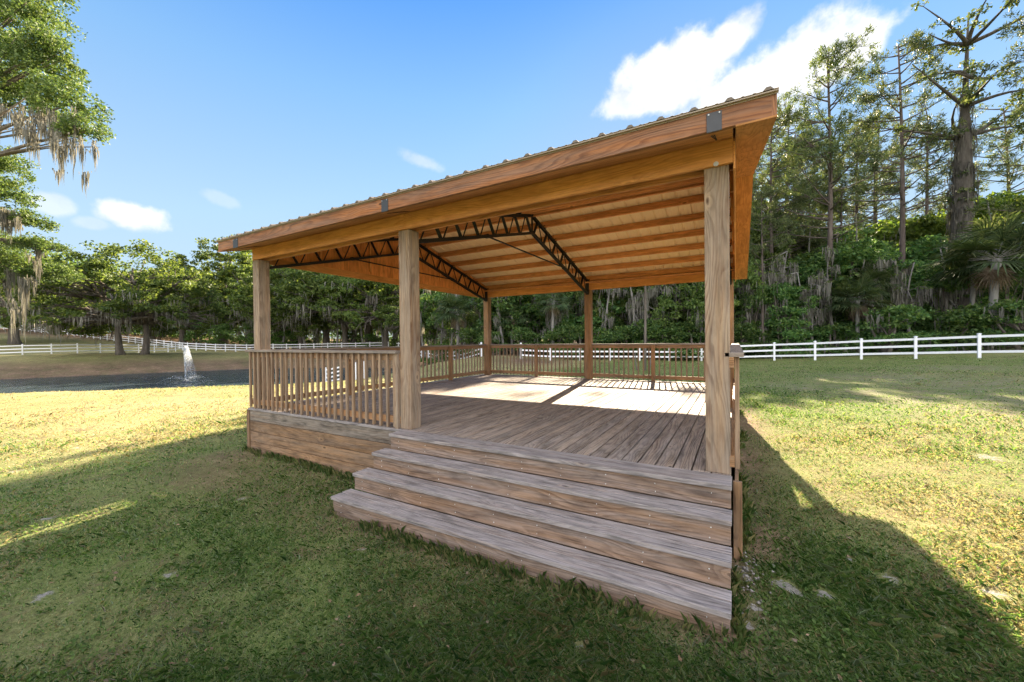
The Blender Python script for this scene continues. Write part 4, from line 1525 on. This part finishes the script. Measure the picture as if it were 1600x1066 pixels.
# thin grey trunk on the lawn
lt = thing('lawn_tree', 'slender grey multi-stemmed tree on the lawn seen through the far railing', 'tree', (-4.4, 18.65, gz(-4.4, 18.65)))
tb = MB()
for a_, dx, rr, hh in ((0, .12, .09, 5.6), (2.2, -.45, .05, 1.0), (4.3, .42, .06, 1.3)):
    tb.tube(curve((dx * .55, 0, -.2), (dx, .1, hh), (dx * .3, 0, 0), 6), np.linspace(rr, rr * .5, 6), 7)
o_ = tb.build('trunk', BK, None, smooth=True)
o_.parent = lt
K = np.array([(rng.normal(0, .8), rng.normal(0, .8), rng.uniform(5.4, 6.8)) for _ in range(26)])
V, Q = clumps(K, np.full(26, .35), 40, .12)
link('crown', np_mesh('crown', V, Q, LF['oak']), lt)
link('hanging_moss', moss_mesh(K[:8], 8, (.3, .7), .2, .04), lt)

reseed(23)
# --- left: across the pond
tree('oak', 207, 51, 15, 'broad live oak with two trunks on the far pond bank', 1, rz=-.28, wide=1.05)
tree('oak', 110, 97, 21, 'live oak left of the two-trunk oak, behind the upper fence', 0)
tree('oak', 285, 83, 18, 'oak right of the two-trunk oak near the fence corner', 0)
tree('tall_oak', 350, 86, 25, 'tallest moss-hung oak above the left end of the pavilion roof', 0, wide=1.2)
tree('tall_oak', 400, 84, 21, 'moss-hung oak beside the left front post', 1, wide=1.2)
tree('oak', 60, 95, 17, 'distant oak on the hill behind the left fences', 1)
tree('oak', 160, 98, 19, 'distant oak on the hill behind the two-trunk oak', 0)
tree('oak', 240, 92, 17, 'distant oak peeping over the crown of the two-trunk oak', 1)
tree('oak', -40, 100, 18, 'distant oak at the far left end of the hill', 0)
tree('oak_bright', 24, 70, 19, 'sunlit yellow-green tree with thin trunks at the left edge', 0)
for x, d in [(310, 78), (350, 76), (395, 75), (430, 76), (250, 86), (200, 92), (140, 97), (80, 101), (20, 105)]:
    tree('bush', x, d, rng.uniform(5, 8), 'dark thicket tree below the oaks behind the left fence', None, 'thicket behind the left fences', wide=1.5)


# --- the near oak whose boughs hang into the picture at upper left
def near_oak():
    base = at(-330, 540, 23)
    bz = gz(base[0], base[1])
    root = thing('oak_tree', 'large near live oak overhanging the upper left corner with long hanging moss', 'tree', (base[0], base[1], bz))
    org = np.array([base[0], base[1], bz])
    L = lambda x, y, d: at(x, y, d) - org
    tb = MB()
    fork = np.array([.5, .2, 8.5])
    tb.tube(curve((0, 0, -.5), fork, (.2, 0, 0), 5), [1.1, .8, .7, .65, .6], 10)
    lobes_px = [(-60, -40, 23, 4.4, 3.4), (20, 30, 22, 2.3, 1.9), (55, 110, 22, 2.1, 1.7), (105, 165, 21.5, 1.7, 1.4), (135, 205, 21, 1.2, 1.0), (30, 160, 23, 2.0, 1.6), (-40, 120, 23, 2.6, 2.2), (-120, 40, 24, 4.5, 3.5), (-200, 160, 24, 4, 3),
                (5, -70, 22.5, 2.8, 2.2), (75, 75, 21.6, 1.2, .9)]
    low_px = [(-10, 300, 26, 1.9, 1.2), (30, 345, 27, 1.6, .8), (60, 385, 28, 1.5, .7), (-40, 250, 26, 2.5, 1.5), (20, 420, 30, 2.3, 1.2), (75, 430, 31, 1.8, .9), (-60, 380, 28, 3, 2)]
    lob = []
    for x, y, d, r, rz_ in lobes_px + low_px:
        c = L(x, y, d)
        lob.append((c[0], c[1], c[2], r, rz_))
        P = curve(fork, c, (0, 0, 2.6), 7)
        tb.tube(P, np.linspace(.24, .04, 7), 6)
        for _ in range(5):
            e = c + unit(rng.normal(0, 1, 3)) * np.array([r, r, rz_]) * .85
            tb.tube(curve(P[4], e, rng.normal(0, .3, 3), 4), [.07, .05, .03, .012], 4)
    tb.build('trunk', BK, None, smooth=True).parent = root
    K, R = lobe_clumps(lob, 3000, .35, .08)
    R = R * .8
    V, Q = clumps(K, R, 56, .14, .65)
    link('crown', np_mesh('crown', V, Q, LF['oak_near']), root)
    A = []
    # moss clumps where the photo shows them
    for x, y, d, n_, ln in [(45, 205, 21, 9, 1.7), (60, 180, 21, 8, 1.9), (80, 195, 21, 8, 1.8), (105, 190, 20.8, 7, 2.0), (112, 215, 20.6, 5, 1.7), (132, 225, 20.6, 5, 1.6), (95, 245, 20.6, 3, 2.0), (106, 265, 20.4, 2, 1.9), (30, 190, 21.5, 8, 1.4),
                            (10, 175, 22, 8, 1.3), (-20, 190, 22, 6, 1.3), (10, 335, 26, 9, 2.0), (18, 345, 26, 7, 2.2), (0, 330, 26, 6, 2.2), (62, 395, 28, 5, 1.2), (42, 440, 29, 5, 3.0), (22, 430, 29, 5, 3.2), (28, 480, 29, 4, 3.0), (5, 450, 29, 5, 3.0), (60, 410, 29, 4, 1.7)]:
        c = L(x, y, d)
        for _ in range(n_):
            A.append((c + rng.normal(0, 1, 3) * np.array([.28, .28, .25]), ln))
    P = np.array([a_[0] for a_ in A])
    Ls = np.array([a_[1] for a_ in A])
    per = 26
    n = len(P) * per
    off = rng.normal(0, 1, (n, 3)) * np.array([.10, .10, .14])
    PP = np.repeat(P, per, 0) + off
    LL = np.repeat(Ls * rng.uniform(.3, 1.15, len(Ls)) ** 1.2, per) * rng.uniform(.45, 1.0, n) * np.clip(1.15 - np.hypot(off[:, 0], off[:, 1]) / .2, .12, 1)
    V, Q = ribbons(PP, LL, .045 * rng.uniform(.5, 1.6, n), .07)
    tag(link('hanging_moss', np_mesh('moss', V, Q, LF['moss']), root), kind='stuff')


reseed(24)
near_oak()

# --- the mass of the wood behind everything
def woods():
    K, R = [], []
    for _ in range(5200):
        x = rng.uniform(-350, 1950)
        dmin = np.interp(x, [-350, 0, 250, 400, 600, 700, 760, 900, 1200, 1600, 1950], [112, 112, 98, 92, 82, 62, 52, 50, 47, 44, 40])
        top = np.interp(x, [-350, 0, 200, 400, 600, 800, 1100, 1200, 1600, 1950], [14, 14, 15, 15, 14, 13, 14, 11, 10, 10])
        d = dmin + rng.uniform(0, 14)
        p = at(x, 540, d)
        z = base_z(p[0], p[1])[0] + top * rng.random() ** 1.3
        K.append((p[0], p[1], z))
        R.append(rng.uniform(.9, 2.0) * d / 55)
    K, R = np.array(K), np.array(R)
    V, Q = clumps(K, R, 34, .55, .7)
    o = link('woodland', np_mesh('woodland', V, Q, LF['far']))
    tag(o, 'dark dense wood forming the backdrop behind the fences', 'woodland', None, 'stuff')
    # slim dim trunks of that wood
    tb = MB()
    for _ in range(150):
        x = rng.uniform(380, 1650)
        d = np.interp(x, [380, 600, 760, 1200, 1600], [84, 74, 46, 42, 38]) + rng.uniform(-3, 5)
        p = at(x, 540, d)
        g_ = base_z(p[0], p[1])[0]
        hh = rng.uniform(6, 13)
        tb.tube(curve((p[0], p[1], g_ - .3), (p[0] + rng.normal(0, .9), p[1] + rng.normal(0, .9), g_ + hh), rng.normal(0, .4, 3), 5), np.linspace(rng.uniform(.1, .24), .05, 5), 6, False)
    o = tb.build('wood_trunks', BK_PALE, None, smooth=True)
    tag(o, 'slim pale trunks standing inside the dark wood', 'tree trunks', None, 'stuff')


reseed(25)
woods()

# ------------------------------------------------------------------ grass
def grass():
    N = 1080000
    r = np.where(rng.random(N) < .55, 1 / rng.uniform(1 / 13., 1 / 1.55, N), np.exp(rng.uniform(math.log(1.55), math.log(36), N)))
    az = yaw + np.radians(rng.uniform(-58, 58, N))
    k_ = rng.random(N)
    r = np.where(k_ < .13, 6.0 * np.sqrt(rng.random(N)), r)          # all round the photographer's feet too
    az = np.where(k_ < .13, rng.random(N) * 6.283, np.where(k_ < .2, yaw + np.radians(rng.uniform(-95, 95, N)), az))
    x = CAM[0] + r * np.sin(az)
    y = CAM[1] + r * np.cos(az)
    # clumping
    f_ = fbm(x, y, 3.1) * .5 + fbm(x + 9, y - 4, 9.0) * .35 + fbm(x - 3, y + 8, .8) * .35
    keep = rng.random(N) < np.clip(.66 + f_ * .5, .10, 1)
    inside = (x > -7.38) & (x < .07) & (y > -.03) & (y < 7.4)
    st_ = (x > -3.86) & (x < .015) & (y > -.96) & (y < 0)
    keep &= ~inside & ~st_
    keep &= pond_sd(x, y) > .6
    keep &= rng.random(N) > spots(x, y, SAND, .35) * 1.3
    keep &= rng.random(N) > dirt_mask(x, y) * .9
    keep &= rng.random(N) > spots(x, y, DRY, .8) * .6
    x, y, r, f_ = x[keep], y[keep], r[keep], f_[keep]
    n = len(x)
    z = ground_z(x, y)
    C = np.stack([x, y, z - .004], -1)
    tall = rng.random(n)
    Lh = (.016 + .030 * tall ** 2) * (1 + .35 * np.clip(f_, -1, 1)) * np.clip(r / 9, .9, 1.3) * np.where(rng.random(n) < .03, 1.9, 1)
    wd = .0030 * np.clip(r / 2.6, 1, 5) * rng.uniform(.6, 1.5, n)
    a_ = rng.random(n) * 6.283
    lean = rng.uniform(.25, 1.5, n)
    d = np.stack([np.cos(a_), np.sin(a_), np.zeros(n)], -1)
    s = np.stack([-np.sin(a_), np.cos(a_), np.zeros(n)], -1) * wd[:, None] / 2
    up = np.array([0, 0, 1.0])
    m_ = C + (d * (lean * .3)[:, None] + up) * (Lh * .55)[:, None]
    tip = C + (d * lean[:, None] + up * .9) * Lh[:, None]
    V = np.stack([C - s, C + s, m_ + s * .8, tip, m_ - s * .8], 1)
    dry_sun = rng.random(n) < dry_sun_map(x, y)
    for nm, sel, mt, lb in (('lawn_grass', ~dry_sun, leaf_mat('grass_blades', [(0.045, 0.10, 0.026), (0.085, 0.175, 0.04), (0.15, 0.25, 0.065), (0.26, 0.33, 0.12), (0.25, 0.30, 0.22)], .4, .5, 1.2), 'short green grass blades of the lawn'),
                            ('dry_sun_grass', dry_sun, leaf_mat('dry_sun_blades', [(0.22, 0.19, 0.08), (0.36, 0.31, 0.14), (0.50, 0.43, 0.22), (0.34, 0.30, 0.22)], .4, .6, 1.15, .75), 'dry straw coloured blades mixed through the lawn, thickened to paint in its sunlit parts')):
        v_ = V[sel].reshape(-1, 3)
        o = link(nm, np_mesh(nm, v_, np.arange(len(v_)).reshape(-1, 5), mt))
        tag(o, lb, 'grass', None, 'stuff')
    # broad-leaved weeds in rosettes
    P = []
    for x0, y0, nn, sp in [(150, 1010, 16, .16), (1230, 965, 40, .35), (1260, 990, 30, .3), (420, 880, 14, .5), (600, 820, 14, .4), (300, 740, 30, .9), (1180, 720, 20, .35), (800, 960, 25, .8), (250, 870, 20, .5), (1400, 960, 30, .7), (1500, 1030, 20, .4), (700, 1020, 20, .6)]:
        c = on_ground(x0, y0)
        for _ in range(nn):
            P.append(c[:2] + rng.normal(0, sp, 2))
    P = np.array(P)
    k = ~((P[:, 0] > -3.9) & (P[:, 0] < .08) & (P[:, 1] > -1.0)) & ~((P[:, 0] > -7.4) & (P[:, 0] < .1) & (P[:, 1] > -.06))
    P = P[k]
    per = 7
    n = len(P) * per
    PP = np.repeat(P, per, 0) + rng.normal(0, .018, (n, 2))
    C = np.column_stack([PP, ground_z(PP[:, 0], PP[:, 1]) + rng.uniform(.012, .03, n)])
    V, Q = cards(C, rng.uniform(.02, .038, n), rng.uniform(.014, .024, n), 2.2)
    o = link('lawn_weeds', np_mesh('lawn_weeds', V, Q, leaf_mat('weed_leaves', [(0.05, 0.10, 0.02), (0.085, 0.16, 0.03), (0.13, 0.21, 0.05)], .4)))
    tag(o, 'small round-leaved weeds scattered in the lawn', 'weeds', None, 'stuff')


reseed(26)
grass()


def litter():
    n = 1500
    r = 1 / rng.uniform(1 / 16., 1 / 1.6, n)
    az = yaw + np.radians(rng.uniform(-57, 57, n))
    x, y = CAM[0] + r * np.sin(az), CAM[1] + r * np.cos(az)
    k = ~((x > -7.45) & (x < .12) & (y > -.06) & (y < 7.45)) & ~((x > -3.9) & (x < .06) & (y > -1.0) & (y < 0)) & (pond_sd(x, y) > .5) & (rng.random(n) < .55 + .5 * fbm(x, y, 1.7))
    x, y = x[k], y[k]
    n = len(x)
    C = np.stack([x, y, ground_z(x, y) + rng.uniform(.008, .022, n)], -1)
    L = rng.uniform(.02, .045, n)
    V, Q = cards(C, L, L * rng.uniform(.35, .6, n), 1.6)
    o = link('fallen_leaves', np_mesh('fallen_leaves', V, Q, leaf_mat('brown_leaves', [(.10, .06, .035), (.20, .125, .07), (.30, .21, .13), (.16, .12, .09)], .15, .8, 1.0, .8)))
    tag(o, 'small brown fallen leaves lying in the lawn', 'leaves', None, 'stuff')
    # longer uncut grass against the skirting and steps
    E = [((-7.4, -.07), (-3.9, -.07), 260), ((-3.9, -.1), (-3.9, -.95), 60), ((-3.88, -.99), (.03, -.99), 300), ((.10, 0), (.12, 7.3), 420), ((.04, -.95), (.05, -.3), 60), ((-7.45, 0), (-7.45, 3), 160)]
    P = []
    for a_, b_, m_ in E:
        t_ = rng.random(m_)[:, None]
        P.append(np.array(a_) + (np.array(b_) - np.array(a_)) * t_ + rng.normal(0, .035, (m_, 2)))
    P = np.vstack(P)
    P = P[fbm(P[:, 0], P[:, 1], 3.0) + rng.normal(0, .3, len(P)) > -.1]
    per = 9
    n = len(P) * per
    PP = np.repeat(P, per, 0) + rng.normal(0, .012, (n, 2))
    PP[:, 1] = np.where((PP[:, 0] < -3.9) & (PP[:, 0] > -7.38), np.minimum(PP[:, 1], -.04), PP[:, 1])
    base = np.column_stack([PP, ground_z(PP[:, 0], PP[:, 1]) - .005])
    a_ = rng.random(n) * 6.283
    L = rng.uniform(.05, .15, n) * rng.uniform(.5, 1, n)
    lean = rng.uniform(.1, .6, n)
    d = np.stack([np.cos(a_), -np.abs(np.sin(a_)), np.zeros(n)], -1)
    sd2 = np.stack([-d[:, 1], d[:, 0], np.zeros(n)], -1) * .0022
    up = np.array([0, 0, 1.0])
    mid_ = base + (d * (lean * .35)[:, None] + up) * (L * .55)[:, None]
    tip = base + (d * lean[:, None] + up * .9) * L[:, None]
    V = np.stack([base - sd2, base + sd2, mid_ + sd2 * .8, tip, mid_ - sd2 * .8], 1).reshape(-1, 3)
    o = link('long_grass', np_mesh('long_grass', V, np.arange(n * 5).reshape(-1, 5), leaf_mat('long_blades', [(0.05, 0.10, 0.026), (0.10, 0.18, 0.045), (0.22, 0.25, 0.09), (0.36, 0.31, 0.16)], .4, .5, 1.2)))
    tag(o, 'longer uncut grass tufts against the skirting and steps', 'grass', None, 'stuff')


litter()

# gravel heap by the foot of the steps
def rubble():
    V, T = [], []
    n = 60
    c = on_ground(1160, 893)
    k = 0
    for i in range(n):
        a_ = rng.random() * 6.283
        q = abs(rng.normal(0, .13)) + .02
        x, y = .075 + q * abs(math.cos(a_)) * .9, -.28 + rng.normal(0, .16)
        s = rng.uniform(.006, .019)
        z = gz(x, y) + s * .4 + max(0, .05 - q * .2) * rng.random()
        R_ = s * rng.uniform(.7, 1.3, 6)
        dirs = np.array([(1, 0, 0), (0, 1, 0), (-1, 0, 0), (0, -1, 0), (0, 0, .7), (0, 0, -.7)])
        V.append(np.array([x, y, z]) + dirs * R_[:, None] + rng.normal(0, s * .15, (6, 3)))
        T.append(np.array([(0, 1, 4), (1, 2, 4), (2, 3, 4), (3, 0, 4), (1, 0, 5), (2, 1, 5), (3, 2, 5), (0, 3, 5)]) + 6 * i)
    o = link('gravel', np_mesh('gravel', np.vstack(V), np.vstack(T), plain('gravel_stone', (.24, .215, .19), .95, 0, .45, 30)))
    tag(o, 'small heap of pale gravel against the right end of the steps', 'gravel', None, 'stuff')


reseed(27)
rubble()

# ------------------------------------------------------------------ light and sky
SUN = np.array([-.315, 1.95, 1.0])
SUN = SUN / np.linalg.norm(SUN)
sd_ = bpy.data.lights.new('sun', 'SUN')
sd_.energy = 5.0
sd_.angle = math.radians(0.55)
sd_.color = (1.0, 0.84, 0.62)
so = bpy.data.objects.new('sun', sd_)
col.objects.link(so)
so.location = (0, 0, 40)
so.rotation_euler = Vector(SUN).to_track_quat('Z', 'Y').to_euler()

w = bpy.data.worlds.new('World')
sc.world = w
w.use_nodes = True
w.node_tree.nodes.clear()
t = NT(w.node_tree)
out = t.n('ShaderNodeOutputWorld')
sky = t.n('ShaderNodeTexSky', sky_type='NISHITA', sun_disc=False, sun_elevation=math.asin(SUN[2]), sun_rotation=math.atan2(SUN[0], SUN[1]),
          altitude=0, air_density=1.0, dust_density=0.15, ozone_density=2.0)
g = t.n('ShaderNodeTexCoord').outputs['Generated']
s = t.n('ShaderNodeSeparateXYZ', {0: g})
azn = t.m('ARCTAN2', s.outputs[0], s.outputs[1])
eln = t.m('ARCSINE', s.outputs[2])
n1 = t.noise(g, 8.5, 9, .58)
n2 = t.noise(g, 22.0, 5, .6)
nz = t.m('SUBTRACT', t.m('ADD', t.m('MULTIPLY', n1, 1.5), t.m('MULTIPLY', n2, .5)), 1.0)


def azel(x, y):
    d = ray(x, y)
    d = d / np.linalg.norm(d)
    return math.atan2(d[0], d[1]), math.asin(d[2])


mask = None
for x, y, rx, ry, dens, tilt in [(1190, 128, 185, 60, 1.22, .2), (1060, 122, 108, 68, 1.15, 0), (1300, 95, 105, 44, 1.1, .3), (1000, 158, 75, 32, .9, .1), (1130, 75, 75, 45, .9, .3), (203, 336, 66, 29, .95, 0), (75, 318, 55, 22, .45, 0), (150, 350, 40, 14, .3, 0),
                                 (662, 253, 45, 16, .42, -.2), (350, 312, 40, 14, .22, -.2), (1180, 180, 120, 60, .6, 0)]:
    a0, e0 = azel(x, y)
    a1, _ = azel(x + rx, y)
    _, e1 = azel(x, y - ry)
    da = t.m('SUBTRACT', azn, a0)
    de = t.m('SUBTRACT', t.m('SUBTRACT', eln, e0), t.m('MULTIPLY', da, tilt))
    q = t.m('SQRT', t.m('ADD', t.m('POWER', t.m('DIVIDE', da, abs(a1 - a0)), 2.0), t.m('POWER', t.m('DIVIDE', de, abs(e1 - e0)), 2.0)))
    v = t.m('ADD', t.m('SUBTRACT', 1.0, q), t.m('ADD', t.m('MULTIPLY', nz, 1.25), max(0.0, dens - 1.0)))
    v = t.m('MULTIPLY', t.n('ShaderNodeMapRange', {0: v, 1: 0.0, 2: .5, 3: 0.0, 4: 1.0}, interpolation_type='SMOOTHSTEP').outputs[0], min(dens, 1.0))
    mask = v if mask is None else t.m('MAXIMUM', mask, v)
skc = t.n('ShaderNodeHueSaturation', {'Hue': .5, 'Saturation': 1.34, 'Value': 0.86, 'Color': sky.outputs[0]}).outputs[0]
lum = t.n('ShaderNodeRGBToBW', {0: skc}).outputs[0]
skc = t.n('ShaderNodeVectorMath', {0: skc, 'Scale': t.m('MINIMUM', 1.0, t.m('DIVIDE', 2.4, lum))}, operation='SCALE').outputs[0]   # tame the glare round the sun
clear = t.ramp(t.m('DIVIDE', eln, 1.571), [(0.0, (.68, .80, .90)), (.09, (.60, .76, .90)), (.17, (.54, .73, .905)), (.34, (.30, .56, .92)), (.45, (.137, .385, .925)), (1.0, (.08, .25, .72))])
clear = t.n('ShaderNodeVectorMath', {0: clear, 'Scale': 3.72}, operation='SCALE').outputs[0]
skc = t.mix(.8, skc, clear)
shade = t.ramp(t.noise(g, 12.0, 6, .6), [(.36, (3.2, 3.35, 3.65)), (.58, (4.1, 4.1, 4.15))])
cl = t.mix(mask, skc, shade)
# bright cloud added in the unseen sky behind the camera to fill the shade
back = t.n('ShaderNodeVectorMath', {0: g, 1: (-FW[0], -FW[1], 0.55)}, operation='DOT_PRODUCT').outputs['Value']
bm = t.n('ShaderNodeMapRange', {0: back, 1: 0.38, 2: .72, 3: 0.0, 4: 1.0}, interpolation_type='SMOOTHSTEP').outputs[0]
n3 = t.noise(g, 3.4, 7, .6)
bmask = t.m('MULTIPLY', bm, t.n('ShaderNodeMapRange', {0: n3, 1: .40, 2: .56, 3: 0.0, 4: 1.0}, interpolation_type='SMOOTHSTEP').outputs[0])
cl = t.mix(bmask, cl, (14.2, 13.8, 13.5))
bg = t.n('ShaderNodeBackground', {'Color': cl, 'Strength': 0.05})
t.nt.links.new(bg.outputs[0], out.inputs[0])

sc.view_settings.view_transform = 'Standard'
sc.view_settings.look = 'None'
sc.view_settings.exposure = 2.55
sc.view_settings.gamma = 1.0
sc.cycles.max_bounces = 7
sc.cycles.diffuse_bounces = 3
sc.cycles.adaptive_threshold = 0.02
sc.cycles.transmission_bounces = 4
sc.cycles.transparent_max_bounces = 12
sc.cycles.use_denoising = True
sc.cycles.denoising_prefilter = 'NONE'
